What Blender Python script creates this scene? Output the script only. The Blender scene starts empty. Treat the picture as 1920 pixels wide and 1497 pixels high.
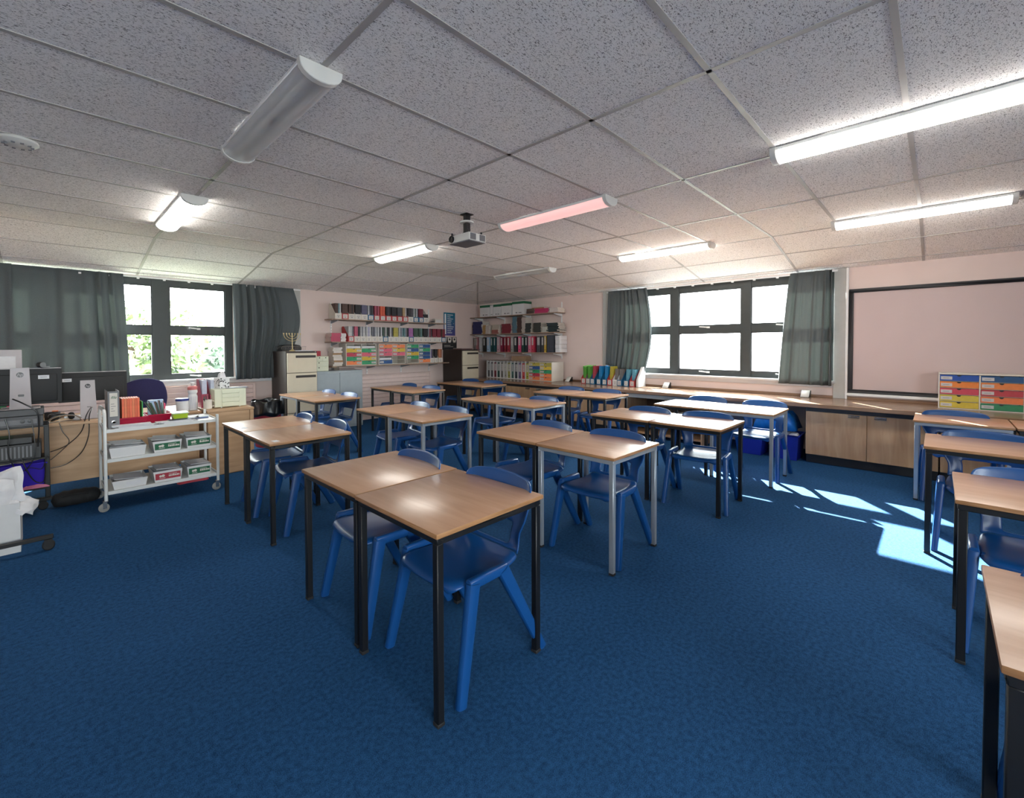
import bpy, bmesh, math, random
from mathutils import Vector, Matrix

# ------------------------------------------------------------------ scene, camera, light
sc = bpy.context.scene
COL = sc.collection
PI = math.pi
R = random.Random(7)

cam_d = bpy.data.cameras.new('camera')
cam = bpy.data.objects.new('camera', cam_d)
COL.objects.link(cam)
sc.camera = cam
CAM_Z = 1.375
cam_d.sensor_fit = 'HORIZONTAL'
cam_d.sensor_width = 36.0
cam_d.lens = 834.23 / 1920 * 36.0
cam_d.shift_x = (960 - 935.82) / 1920
cam_d.shift_y = -(748.5 - 667.24) / 1920
cam_d.clip_start = 0.02
cam_d.clip_end = 300
yaw, pitch, roll = 0.778322, 0.0222683, -0.00291234
F = Vector((math.cos(yaw) * math.cos(pitch), math.sin(yaw) * math.cos(pitch), -math.sin(pitch)))
Rr = Vector((math.sin(yaw), -math.cos(yaw), 0))
U = Rr.cross(F)
R2 = math.cos(roll) * Rr + math.sin(roll) * U
U2 = -math.sin(roll) * Rr + math.cos(roll) * U
M = Matrix((R2, U2, -F)).transposed().to_4x4()
M.translation = Vector((0, 0, CAM_Z))
cam.matrix_world = M

sc.view_settings.view_transform = 'Standard'
sc.view_settings.look = 'None'
sc.view_settings.gamma = 1
sc.view_settings.use_curve_mapping = False
sc.view_settings.exposure = 1.5
sc.cycles.use_denoising = True
sc.cycles.max_bounces = 8
sc.cycles.diffuse_bounces = 5
sc.cycles.glossy_bounces = 3
sc.cycles.transmission_bounces = 4
sc.cycles.transparent_max_bounces = 10
sc.cycles.caustics_reflective = False
sc.cycles.caustics_refractive = False
sc.cycles.sample_clamp_indirect = 8

SKY_STRENGTH = 14.0
SUN_STRENGTH = 46.0
LAMP_STRENGTH = 9.0

world = bpy.data.worlds.new('daylight_sky')
sc.world = world
world.use_nodes = True
bg = world.node_tree.nodes['Background']
WN = world.node_tree.nodes; WL = world.node_tree.links.new
wtc = WN.new('ShaderNodeTexCoord'); wsp = WN.new('ShaderNodeSeparateXYZ'); wmr = WN.new('ShaderNodeMapRange')
wmr.inputs['From Min'].default_value = -0.30; wmr.inputs['From Max'].default_value = -0.02
wmr.inputs['To Min'].default_value = 0.16 * SKY_STRENGTH; wmr.inputs['To Max'].default_value = SKY_STRENGTH
WL(wtc.outputs['Generated'], wsp.inputs[0]); WL(wsp.outputs['Z'], wmr.inputs['Value']); WL(wmr.outputs[0], bg.inputs[1])
bg.inputs[0].default_value = (0.94, 0.97, 1.0, 1)

sun_d = bpy.data.lights.new('sun', 'SUN')
sun_d.energy = SUN_STRENGTH
sun_d.angle = math.radians(0.6)
sun_d.color = (1.0, 0.96, 0.9)
sun = bpy.data.objects.new('sun', sun_d)
COL.objects.link(sun)
sun_dir = Vector((-1.5, -1.18, -1.0)).normalized()
sun.rotation_euler = sun_dir.to_track_quat('-Z', 'Y').to_euler()
sun.location = (20, 16, 14)

def portal(loc, sx, sz, direction):
    d = bpy.data.lights.new('window_portal', 'AREA')
    d.shape = 'RECTANGLE'
    d.size, d.size_y = sx, sz
    d.cycles.is_portal = True
    o = bpy.data.objects.new('window_portal', d)
    COL.objects.link(o)
    o.location = loc
    o.rotation_euler = Vector(direction).to_track_quat('-Z', 'Z').to_euler()
portal((0.25, 7.72, 1.6), 3.4, 1.42, (0, -1, 0))
portal((-.38, -3.33, 1.6), 3.1, 1.42, (0, 1, 0))  # sampling portal of the added rear fill window
portal((7.13, 2.54, 1.6), 3.2, 1.42, (-1, 0, 0))

# ------------------------------------------------------------------ materials
def lin(c):
    return tuple(((v / 255) / 12.92 if v / 255 <= 0.04045 else ((v / 255 + 0.055) / 1.055) ** 2.4) for v in c) + (1,)

MATS = {}
def mat(name, rgb, rough=0.6, metal=0.0, spec=0.5, alpha=1.0, coat=0.0, vary=0.06, scale=12.0):
    """procedural principled material, with a little noise in the colour"""
    if name in MATS:
        return MATS[name]
    m = bpy.data.materials.new(name)
    m.use_nodes = True
    nt = m.node_tree
    b = nt.nodes['Principled BSDF']
    c = lin(rgb)
    b.inputs['Roughness'].default_value = rough
    b.inputs['Metallic'].default_value = metal
    b.inputs['Specular IOR Level'].default_value = spec
    b.inputs['Coat Weight'].default_value = coat
    b.inputs['Alpha'].default_value = alpha
    if vary:
        tc = nt.nodes.new('ShaderNodeTexCoord')
        no = nt.nodes.new('ShaderNodeTexNoise')
        no.inputs['Scale'].default_value = scale
        rp = nt.nodes.new('ShaderNodeValToRGB')
        rp.color_ramp.elements[0].position = 0.3
        rp.color_ramp.elements[1].position = 0.7
        rp.color_ramp.elements[0].color = tuple(v * (1 - vary) for v in c[:3]) + (1,)
        rp.color_ramp.elements[1].color = tuple(min(1, v * (1 + vary)) for v in c[:3]) + (1,)
        nt.links.new(tc.outputs['Object'], no.inputs['Vector'])
        nt.links.new(no.outputs['Fac'], rp.inputs['Fac'])
        nt.links.new(rp.outputs['Color'], b.inputs['Base Color'])
    else:
        b.inputs['Base Color'].default_value = c
    MATS[name] = m
    return m

def nodes_of(name):
    m = bpy.data.materials.new(name)
    m.use_nodes = True
    MATS[name] = m
    nt = m.node_tree
    return m, nt, nt.nodes, nt.nodes['Principled BSDF'], nt.links.new

def make_wood(name, a, b_, rough=0.42, stretch=(1, 14, 14), scale=3.0, coat=0.0, bump=0.0):
    m, nt, N, B, L = nodes_of(name)
    tc = N.new('ShaderNodeTexCoord'); mp = N.new('ShaderNodeMapping')
    mp.inputs['Scale'].default_value = stretch
    no = N.new('ShaderNodeTexNoise'); no.inputs['Scale'].default_value = scale
    no.inputs['Detail'].default_value = 6; no.inputs['Distortion'].default_value = 0.6
    rp = N.new('ShaderNodeValToRGB')
    rp.color_ramp.elements[0].position = 0.32; rp.color_ramp.elements[1].position = 0.72
    rp.color_ramp.elements[0].color = lin(a); rp.color_ramp.elements[1].color = lin(b_)
    L(tc.outputs['Object'], mp.inputs['Vector']); L(mp.outputs[0], no.inputs['Vector'])
    L(no.outputs['Fac'], rp.inputs['Fac']); L(rp.outputs['Color'], B.inputs['Base Color'])
    B.inputs['Roughness'].default_value = rough
    B.inputs['Coat Weight'].default_value = coat
    B.inputs['Coat Roughness'].default_value = 0.24
    return m

make_wood('beech_laminate', (180, 134, 100), (198, 154, 121), rough=0.4, stretch=(9, 1, 9), scale=2.2, coat=0.9)
make_wood('beech_edge', (140, 98, 62), (172, 128, 88), rough=0.5, stretch=(2, 2, 30), scale=4)
make_wood('worktop_wood', (128, 100, 80), (148, 120, 98), rough=0.22, stretch=(10, 1, 10), scale=2.0)
make_wood('cabinet_wood', (176, 140, 104), (196, 162, 126), rough=0.36, stretch=(8, 8, 1), scale=2.4)
make_wood('desk_wood', (168, 134, 100), (190, 156, 122), rough=0.45, stretch=(1, 8, 8), scale=2.6)
make_wood('shelf_wood', (132, 110, 94), (158, 134, 116), rough=0.5, stretch=(2, 2, 12), scale=4)

def make_ceiling():
    m, nt, N, B, L = nodes_of('ceiling_tile')
    tc = N.new('ShaderNodeTexCoord'); mp = N.new('ShaderNodeMapping')
    mp.inputs['Scale'].default_value = (95, 215, 140)
    mp.inputs['Rotation'].default_value = (0, 0, 0.5)
    n1 = N.new('ShaderNodeTexNoise'); n1.inputs['Scale'].default_value = 1.0
    n1.inputs['Detail'].default_value = 2.0; n1.inputs['Distortion'].default_value = 1.2
    r1 = N.new('ShaderNodeValToRGB')
    r1.color_ramp.elements[0].position = 0.35; r1.color_ramp.elements[0].color = lin((120, 118, 116))
    r1.color_ramp.elements[1].position = 0.44; r1.color_ramp.elements[1].color = lin((246, 244, 242))
    L(tc.outputs['Object'], mp.inputs['Vector']); L(mp.outputs[0], n1.inputs['Vector'])
    L(n1.outputs['Fac'], r1.inputs['Fac']); L(r1.outputs['Color'], B.inputs['Base Color'])
    bu = N.new('ShaderNodeBump'); bu.inputs['Strength'].default_value = 0.35; bu.inputs['Distance'].default_value = 0.004
    L(n1.outputs['Fac'], bu.inputs['Height']); L(bu.outputs[0], B.inputs['Normal'])
    B.inputs['Roughness'].default_value = 0.95
    B.inputs['Specular IOR Level'].default_value = 0.15
make_ceiling()

def make_carpet():
    m, nt, N, B, L = nodes_of('blue_carpet')
    tc = N.new('ShaderNodeTexCoord')
    n1 = N.new('ShaderNodeTexNoise'); n1.inputs['Scale'].default_value = 320; n1.inputs['Detail'].default_value = 3
    n2 = N.new('ShaderNodeTexNoise'); n2.inputs['Scale'].default_value = 55; n2.inputs['Detail'].default_value = 4
    n3 = N.new('ShaderNodeTexNoise'); n3.inputs['Scale'].default_value = 1.1; n3.inputs['Detail'].default_value = 4
    for n in (n1, n2, n3):
        L(tc.outputs['Object'], n.inputs['Vector'])
    a = N.new('ShaderNodeMath'); a.operation = 'MULTIPLY_ADD'; a.inputs[1].default_value = 0.55
    L(n1.outputs['Fac'], a.inputs[0])
    b = N.new('ShaderNodeMath'); b.operation = 'MULTIPLY_ADD'; b.inputs[1].default_value = 0.35
    L(n2.outputs['Fac'], b.inputs[0])
    c = N.new('ShaderNodeMath'); c.operation = 'MULTIPLY'; c.inputs[1].default_value = 0.10
    L(n3.outputs['Fac'], c.inputs[0]); L(c.outputs[0], b.inputs[2]); L(b.outputs[0], a.inputs[2])
    rp = N.new('ShaderNodeValToRGB')
    rp.color_ramp.elements[0].position = 0.36; rp.color_ramp.elements[0].color = lin((17, 45, 76))
    rp.color_ramp.elements[1].position = 0.64; rp.color_ramp.elements[1].color = lin((43, 90, 136))
    L(a.outputs[0], rp.inputs['Fac']); L(rp.outputs['Color'], B.inputs['Base Color'])
    bu = N.new('ShaderNodeBump'); bu.inputs['Strength'].default_value = 0.5; bu.inputs['Distance'].default_value = 0.004
    L(n1.outputs['Fac'], bu.inputs['Height']); L(bu.outputs[0], B.inputs['Normal'])
    B.inputs['Roughness'].default_value = 1.0
    B.inputs['Specular IOR Level'].default_value = 0.1
    B.inputs['Sheen Weight'].default_value = 0.0
    B.inputs['Sheen Roughness'].default_value = 0.5
make_carpet()

def make_curtain():
    m, nt, N, B, L = nodes_of('grey_curtain')
    tc = N.new('ShaderNodeTexCoord')
    n1 = N.new('ShaderNodeTexNoise'); n1.inputs['Scale'].default_value = 260
    rp = N.new('ShaderNodeValToRGB')
    rp.color_ramp.elements[0].color = lin((76, 82, 84)); rp.color_ramp.elements[1].color = lin((110, 117, 120))
    L(tc.outputs['Object'], n1.inputs['Vector']); L(n1.outputs['Fac'], rp.inputs['Fac'])
    L(rp.outputs['Color'], B.inputs['Base Color']); B.inputs['Roughness'].default_value = 0.95
    B.inputs['Specular IOR Level'].default_value = 0.1
    tr = N.new('ShaderNodeBsdfTranslucent'); tr.inputs[0].default_value = lin((122, 130, 126))
    mx = N.new('ShaderNodeMixShader'); mx.inputs[0].default_value = 0.2
    L(B.outputs[0], mx.inputs[1]); L(tr.outputs[0], mx.inputs[2])
    L(mx.outputs[0], N['Material Output'].inputs[0])
make_curtain()

def make_glass():
    m, nt, N, B, L = nodes_of('window_glass')
    N.remove(B)
    t = N.new('ShaderNodeBsdfTransparent'); t.inputs[0].default_value = (0.93, 0.96, 0.95, 1)
    g = N.new('ShaderNodeBsdfGlossy'); g.inputs['Roughness'].default_value = 0.03
    mx = N.new('ShaderNodeMixShader'); mx.inputs[0].default_value = 0.04
    L(t.outputs[0], mx.inputs[1]); L(g.outputs[0], mx.inputs[2]); L(mx.outputs[0], N['Material Output'].inputs[0])
make_glass()

def make_clear(name, rgb, fac=0.5, rough=0.2):
    """tinted see-through plastic"""
    m, nt, N, B, L = nodes_of(name)
    B.inputs['Base Color'].default_value = lin(rgb); B.inputs['Roughness'].default_value = rough
    t = N.new('ShaderNodeBsdfTransparent'); t.inputs[0].default_value = lin(tuple(min(255, v + 30) for v in rgb))
    mx = N.new('ShaderNodeMixShader'); mx.inputs[0].default_value = fac
    L(t.outputs[0], mx.inputs[1]); L(B.outputs[0], mx.inputs[2]); L(mx.outputs[0], N['Material Output'].inputs[0])
    return m
make_clear('red_clear_plastic', (190, 30, 70), 0.6)
make_clear('orange_clear_plastic', (235, 120, 80), 0.75)
make_clear('purple_plastic', (64, 44, 190), 0.85)
make_clear('diffuser_off', (226, 226, 228), 0.3, 0.3)

def make_emit(name, rgb, s):
    m, nt, N, B, L = nodes_of(name)
    B.inputs['Base Color'].default_value = lin(rgb)
    B.inputs['Emission Color'].default_value = lin(rgb)
    B.inputs['Emission Strength'].default_value = s
    return m
make_emit('tube_lit', (255, 249, 240), LAMP_STRENGTH)
make_emit('tube_dim_pink', (250, 196, 192), 0.28)

mat('wall_pink', (214, 196, 190), 0.85, vary=0.02, scale=3)
mat('wall_white', (220, 214, 210), 0.85, vary=0.02, scale=3)
mat('ceiling_bar', (172, 169, 166), 0.5, vary=0.02)
mat('monitor_black', (20, 20, 22), 0.62, vary=0.05)
mat('gear_grey', (72, 72, 74), 0.5, vary=0.05)
mat('sill_grey', (190, 190, 192), 0.5, vary=0.02)
mat('grey_panel', (176, 176, 172), 0.6, vary=0.03)
mat('white_paint', (226, 226, 226), 0.45, vary=0.02)
mat('radiator_pink', (216, 194, 188), 0.6, vary=0.03)
mat('window_frame_dark', (52, 58, 58), 0.45, vary=0.05)
mat('board_surface', (186, 168, 166), 0.55, vary=0.015, scale=4)
mat('black_frame', (36, 36, 40), 0.5, vary=0.03)
mat('black_metal', (15, 16, 19), 0.45, vary=0.05)
mat('silver_metal', (150, 156, 162), 0.34, metal=0.35, vary=0.05)
mat('chair_blue', (18, 68, 126), 0.33, vary=0.05, scale=5, spec=0.5)
mat('cream_metal', (196, 188, 168), 0.45, vary=0.02)
mat('brown_metal', (48, 40, 36), 0.5, vary=0.05)
mat('handle_dark', (40, 34, 32), 0.5, vary=0.05)
mat('grey_blue_metal', (150, 160, 166), 0.45, vary=0.03)
mat('trolley_metal', (206, 208, 206), 0.4, vary=0.04)
mat('chrome', (190, 190, 190), 0.2, metal=0.9, vary=0.03)
mat('rubber_grey', (140, 138, 134), 0.7, vary=0.05)
mat('rubber_black', (26, 26, 28), 0.7, vary=0.05)
mat('paper', (206, 206, 209), 0.8, vary=0.04, scale=25)
mat('paper_warm', (214, 206, 196), 0.8, vary=0.05, scale=25)
mat('cardboard', (146, 120, 96), 0.85, vary=0.07)
mat('card_white', (206, 206, 206), 0.7, vary=0.03)
mat('green_print', (18, 92, 60), 0.6, vary=0.05)
mat('red_print', (160, 40, 56), 0.6, vary=0.05)
mat('black_plastic', (22, 22, 24), 0.35, vary=0.05)
mat('black_soft', (24, 24, 26), 0.8, vary=0.2)
mat('black_bag', (16, 16, 18), 0.28, vary=0.2)
mat('stand_silver', (160, 154, 156), 0.5, metal=0.2, vary=0.03)
mat('navy_fabric', (34, 32, 74), 0.9, vary=0.12, scale=150)
mat('cream_plastic', (206, 210, 188), 0.5, vary=0.02)
mat('pink_label', (214, 190, 186), 0.7, vary=0.03)
mat('grey_plastic', (104, 104, 108), 0.45, vary=0.05)
mat('light_plastic', (212, 212, 208), 0.45, vary=0.02)
mat('brass', (196, 176, 130), 0.3, metal=0.7, vary=0.05)
mat('blue_bin', (26, 44, 150), 0.4, vary=0.06)
mat('bag_blue', (20, 104, 180), 0.4, vary=0.25, scale=14)
mat('mag_cream', (206, 200, 190), 0.7, vary=0.03)
mat('mag_red', (176, 60, 62), 0.6, vary=0.03)
mat('mag_blue', (20, 90, 130), 0.6, vary=0.03)
mat('leaf_green', (104, 124, 80), 0.6, vary=0.3, scale=0.9)
mat('leaf_dark', (86, 108, 90), 0.6, vary=0.3, scale=0.9)
mat('bark', (80, 66, 52), 0.9, vary=0.2)
mat('grass', (128, 132, 116), 0.9, vary=0.1, scale=0.5)
mat('facade', (170, 150, 130), 0.8, vary=0.1, scale=2)

def col(rgb, rough=0.6):
    n = 'colour_%02x%02x%02x' % rgb
    return MATS.get(n) or mat(n, rgb, rough, vary=0.08, scale=30)

# ------------------------------------------------------------------ mesh helpers
class MB:
    def __init__(s):
        s.v = []; s.f = []; s.m = []
    def add(s, vs, fs, mi=0):
        n = len(s.v)
        s.v += [tuple(v) for v in vs]
        s.f += [tuple(i + n for i in f) for f in fs]
        s.m += [mi] * len(fs)
        return s
    def box(s, x0, x1, y0, y1, z0, z1, mi=0, rot=None, piv=None):
        vs = [Vector((x, y, z)) for z in (z0, z1) for y in (y0, y1) for x in (x0, x1)]
        if rot is not None:
            p = Vector(piv) if piv else Vector(((x0 + x1) / 2, (y0 + y1) / 2, (z0 + z1) / 2))
            q = rot if isinstance(rot, Matrix) else Matrix.Rotation(rot, 3, 'Z')
            vs = [q @ (v - p) + p for v in vs]
        return s.add(vs, [(0, 2, 3, 1), (4, 5, 7, 6), (0, 1, 5, 4), (2, 6, 7, 3), (0, 4, 6, 2), (1, 3, 7, 5)], mi)
    def beam(s, p0, p1, a0, b0, a1=None, b1=None, side=(0, 0, 1), mi=0, n=8, sq=0.35):
        """tapered bar with rounded-rectangle section from p0 to p1"""
        a1 = a0 if a1 is None else a1; b1 = b0 if b1 is None else b1
        p0, p1 = Vector(p0), Vector(p1)
        d = (p1 - p0).normalized()
        e1 = d.cross(Vector(side))
        if e1.length < 1e-4:
            e1 = d.cross(Vector((1, 0, 0)))
        e1.normalize(); e2 = e1.cross(d)
        vs = []
        for p, a, b in ((p0, a0, b0), (p1, a1, b1)):
            for k in range(n):
                t = 2 * PI * (k + 0.5) / n
                c, q = math.cos(t), math.sin(t)
                cx = math.copysign(abs(c) ** sq, c); cy = math.copysign(abs(q) ** sq, q)
                vs.append(p + e1 * cx * a / 2 + e2 * cy * b / 2)
        fs = [(k, (k + 1) % n, n + (k + 1) % n, n + k) for k in range(n)]
        fs += [tuple(reversed(range(n))), tuple(range(n, 2 * n))]
        return s.add(vs, fs, mi)
    def tube(s, pts, r, n=8, mi=0, r1=None):
        pts = [Vector(p) for p in pts]
        rs = [r + ((r1 if r1 is not None else r) - r) * i / max(1, len(pts) - 1) for i in range(len(pts))]
        vs = []
        e = None
        for i, p in enumerate(pts):
            d = (pts[min(i + 1, len(pts) - 1)] - pts[max(i - 1, 0)])
            d = d.normalized() if d.length > 1e-9 else Vector((0, 0, 1))
            if e is None:
                e = d.cross(Vector((0, 0, 1)))
                if e.length < 1e-3: e = d.cross(Vector((1, 0, 0)))
            e = (e - d * e.dot(d)).normalized()
            g = d.cross(e)
            vs += [p + (e * math.cos(2 * PI * k / n) + g * math.sin(2 * PI * k / n)) * rs[i] for k in range(n)]
        fs = []
        for i in range(len(pts) - 1):
            for k in range(n):
                a = i * n + k; b = i * n + (k + 1) % n
                fs.append((a, b, b + n, a + n))
        fs += [tuple(reversed(range(n))), tuple(range((len(pts) - 1) * n, len(pts) * n))]
        return s.add(vs, fs, mi)
    def lathe(s, prof, c=(0, 0, 0), n=16, mi=0, axis='Z'):
        vs = []
        for r, z in prof:
            for k in range(n):
                t = 2 * PI * k / n
                if axis == 'Z': v = (c[0] + r * math.cos(t), c[1] + r * math.sin(t), c[2] + z)
                elif axis == 'Y': v = (c[0] + r * math.cos(t), c[1] + z, c[2] - r * math.sin(t))
                else: v = (c[0] + z, c[1] + r * math.cos(t), c[2] + r * math.sin(t))
                vs.append(v)
        fs = []
        for i in range(len(prof) - 1):
            for k in range(n):
                a = i * n + k; b = i * n + (k + 1) % n
                fs.append((a, b, b + n, a + n))
        fs += [tuple(reversed(range(n))), tuple(range((len(prof) - 1) * n, len(prof) * n))]
        return s.add(vs, fs, mi)
    def prism(s, poly, axis, a, b, mi=0):
        """polygon extruded from a to b along axis; poly coordinates are the two other axes in order"""
        n = len(poly)
        def P(q, t):
            return {'X': (t, q[0], q[1]), 'Y': (q[0], t, q[1]), 'Z': (q[0], q[1], t)}[axis]
        vs = [P(q, a) for q in poly] + [P(q, b) for q in poly]
        fs = [(k, (k + 1) % n, n + (k + 1) % n, n + k) for k in range(n)]
        fs += [tuple(reversed(range(n))), tuple(range(n, 2 * n))]
        return s.add(vs, fs, mi)
    def move(s, d):
        s.v = [(x + d[0], y + d[1], z + d[2]) for x, y, z in s.v]; return s
    def build(s, name, m, parent=None, bevel=0.0, smooth=True, seg=1, solid=0.0, offset=-1):
        me = bpy.data.meshes.new(name)
        me.from_pydata(s.v, [], s.f)
        ms = m if isinstance(m, (list, tuple)) else [m]
        for q in ms:
            me.materials.append(MATS[q] if isinstance(q, str) else q)
        for p, i in zip(me.polygons, s.m):
            p.material_index = i
        bm = bmesh.new(); bm.from_mesh(me)
        bmesh.ops.remove_doubles(bm, verts=bm.verts, dist=1e-6)
        bmesh.ops.recalc_face_normals(bm, faces=bm.faces)
        if bevel:
            es = [e for e in bm.edges if len(e.link_faces) == 2 and e.calc_face_angle(0) > 0.6]
            bmesh.ops.bevel(bm, geom=es, offset=bevel, segments=seg, affect='EDGES', profile=0.6, clamp_overlap=True)
        bm.to_mesh(me); bm.free()
        if smooth:
            me.polygons.foreach_set('use_smooth', [True] * len(me.polygons))
            me.set_sharp_from_angle(angle=math.radians(38))
        o = bpy.data.objects.new(name, me)
        COL.objects.link(o)
        if parent is not None:
            o.parent = parent
        if solid:
            sm = o.modifiers.new('s', 'SOLIDIFY'); sm.thickness = solid; sm.offset = offset
        return o

def bake(o):
    dg = bpy.context.evaluated_depsgraph_get()
    me = bpy.data.meshes.new_from_object(o.evaluated_get(dg))
    o.modifiers.clear(); o.data = me

def tag(o, label, cat, group=None):
    o['label'] = label; o['category'] = cat
    if group: o['group'] = group
    return o
def thing(name, label, cat, loc=(0, 0, 0), rz=0.0, group=None):
    o = bpy.data.objects.new(name, None)
    o.empty_display_size = 0.05
    COL.objects.link(o)
    o.location = loc; o.rotation_euler = (0, 0, rz)
    return tag(o, label, cat, group)
def solo(name, mb, m, label, cat, loc=(0, 0, 0), rz=0.0, group=None, **k):
    o = mb.build(name, m, None, **k)
    o.location = loc; o.rotation_euler = (0, 0, rz)
    return tag(o, label, cat, group)
def struct(name, mb, m, parent=None, **k):
    o = mb.build(name, m, parent, **k)
    if parent is None: o['kind'] = 'structure'
    return o
def dup(root, loc, rz=0.0, label=None, group=None):
    r = root.copy(); COL.objects.link(r); r.location = loc; r.rotation_euler = (0, 0, rz)
    if label: r['label'] = label
    if group: r['group'] = group
    for ch in list(root.children):
        c = ch.copy(); COL.objects.link(c); c.parent = r
        for g in list(ch.children):
            d = g.copy(); COL.objects.link(d); d.parent = c
    return r
def text_part(name, body, size, m, parent, loc, rot, shear=0.0, depth=0.0008):
    cu = bpy.data.curves.new(name, 'FONT')
    cu.body = body; cu.size = size; cu.extrude = depth; cu.shear = shear
    cu.align_x = 'CENTER'; cu.align_y = 'CENTER'
    o = bpy.data.objects.new(name, cu); COL.objects.link(o)
    bpy.context.view_layer.update()
    dg = bpy.context.evaluated_depsgraph_get()
    me = bpy.data.meshes.new_from_object(o.evaluated_get(dg))
    bpy.data.objects.remove(o)
    me.materials.clear(); me.materials.append(MATS[m] if isinstance(m, str) else m)
    q = bpy.data.objects.new(name, me); COL.objects.link(q)
    q.parent = parent; q.location = loc; q.rotation_euler = rot
    return q

# ------------------------------------------------------------------ room shell
XW, YW = 7.0, 7.6            # inner faces of the two window walls
XB, YB = -2.4, -3.2          # walls behind the camera
CZ, WZ = 2.575, 2.33         # flat ceiling, top of the window walls
GX, GY = 2.05, 1.328         # ceiling grid origin
CX, CY = GX + 3.6, GY + 4.8  # where the ceiling starts to slope
WT = 0.16

struct('floor', MB().box(XB - .2, XW + .2, YB - .2, YW + .2, -0.12, 0), 'blue_carpet', smooth=False)

def zc(x, y):
    z = CZ
    if x > CX: z = min(z, CZ - (x - CX) * (CZ - WZ) / (XW - CX))
    if y > CY: z = min(z, CZ - (y - CY) * (CZ - WZ) / (YW - CY))
    return z
cb = MB()
E_ = 0.0
P = [(XB - .2, YB - .2), (CX, YB - .2), (XW, YB - .2), (XB - .2, CY), (CX, CY), (XW, YW), (XB - .2, YW)]
cv = [(x, y, zc(x, y)) for x, y in P]
cb.add(cv, [(0, 3, 4, 1), (1, 4, 5, 2), (3, 6, 5, 4)])
T_ = 0.08
cb.add([(x, y, z + T_) for x, y, z in cv], [(0, 1, 4, 3), (1, 2, 5, 4), (3, 4, 5, 6)])
ceiling = struct('ceiling', cb, 'ceiling_tile', smooth=False)
gb = MB()
def bar(x0, y0, x1, y1, w=0.024):
    n = 1
    a = Vector((x0, y0, zc(x0, y0) - 0.001)); b = Vector((x1, y1, zc(x1, y1) - 0.001))
    gb.beam(a, b, w, 0.006, side=(0, 0, 1), n=4, sq=0.01)
for j in range(-8, 9):
    y = GY + .6 * j
    bar(XB, y, CX, y)
for j in range(-8, 9, 2):
    y = GY + .6 * j
    bar(CX, y, XW, y)
for i in range(-4, 4):
    x = GX + 1.2 * i
    if x > XB:
        bar(x, YB, x, CY, 0.026); bar(x, CY, x, YW, 0.026)
bar(CX, CY, XW, YW, 0.03)
ca, sa = math.cos(math.atan((CZ - WZ) / (XW - CX))), math.cos(math.atan((CZ - WZ) / (YW - CY)))
for s in (.6, 1.2):
    x = CX + s * ca
    bar(x, YB, x, CY + (x - CX) * (YW - CY) / (XW - CX))
    y = CY + s * sa
    bar(XB, y, CX + (y - CY) * (XW - CX) / (YW - CY), y)
gb.build('grid_bars', 'ceiling_bar', ceiling, smooth=False)

# walls with window openings
O1 = (-1.42, 1.98, 0.90, 2.322)     # window 1 (left wall): x0 x1 z0 z1
O2 = (0.94, 4.14, 0.90, 2.322)      # window 2 (far wall): y0 y1 z0 z1
w = MB()
w.box(XB - WT, O1[0], YW, YW + WT, 0, 2.7); w.box(O1[1], XW + WT, YW, YW + WT, 0, 2.7)
w.box(O1[0], O1[1], YW, YW + WT, 0, O1[2]); w.box(O1[0], O1[1], YW, YW + WT, O1[3], 2.7)
struct('wall_left', w, 'wall_pink', smooth=False)
w = MB()
w.box(XW, XW + WT, YB - WT, O2[0], 0, 2.7); w.box(XW, XW + WT, O2[1], YW, 0, 2.7)
w.box(XW, XW + WT, O2[0], O2[1], 0, O2[2]); w.box(XW, XW + WT, O2[0], O2[1], O2[3], 2.7)
struct('wall_far', w, 'wall_pink', smooth=False)
struct('wall_back', MB().box(XB - WT, XB, YB - WT, YW, 0, 2.7), 'wall_pink', smooth=False)
O3 = (-2.0, 1.25, 0.90, 2.30)      # unseen window added behind the viewer for fill light: x0 x1 z0 z1
w = MB()
w.box(XB, O3[0], YB - WT, YB, 0, 2.7); w.box(O3[1], XW, YB - WT, YB, 0, 2.7)
w.box(O3[0], O3[1], YB - WT, YB, 0, O3[2]); w.box(O3[0], O3[1], YB - WT, YB, O3[3], 2.7)
struct('wall_right', w, 'wall_pink', smooth=False)

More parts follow.
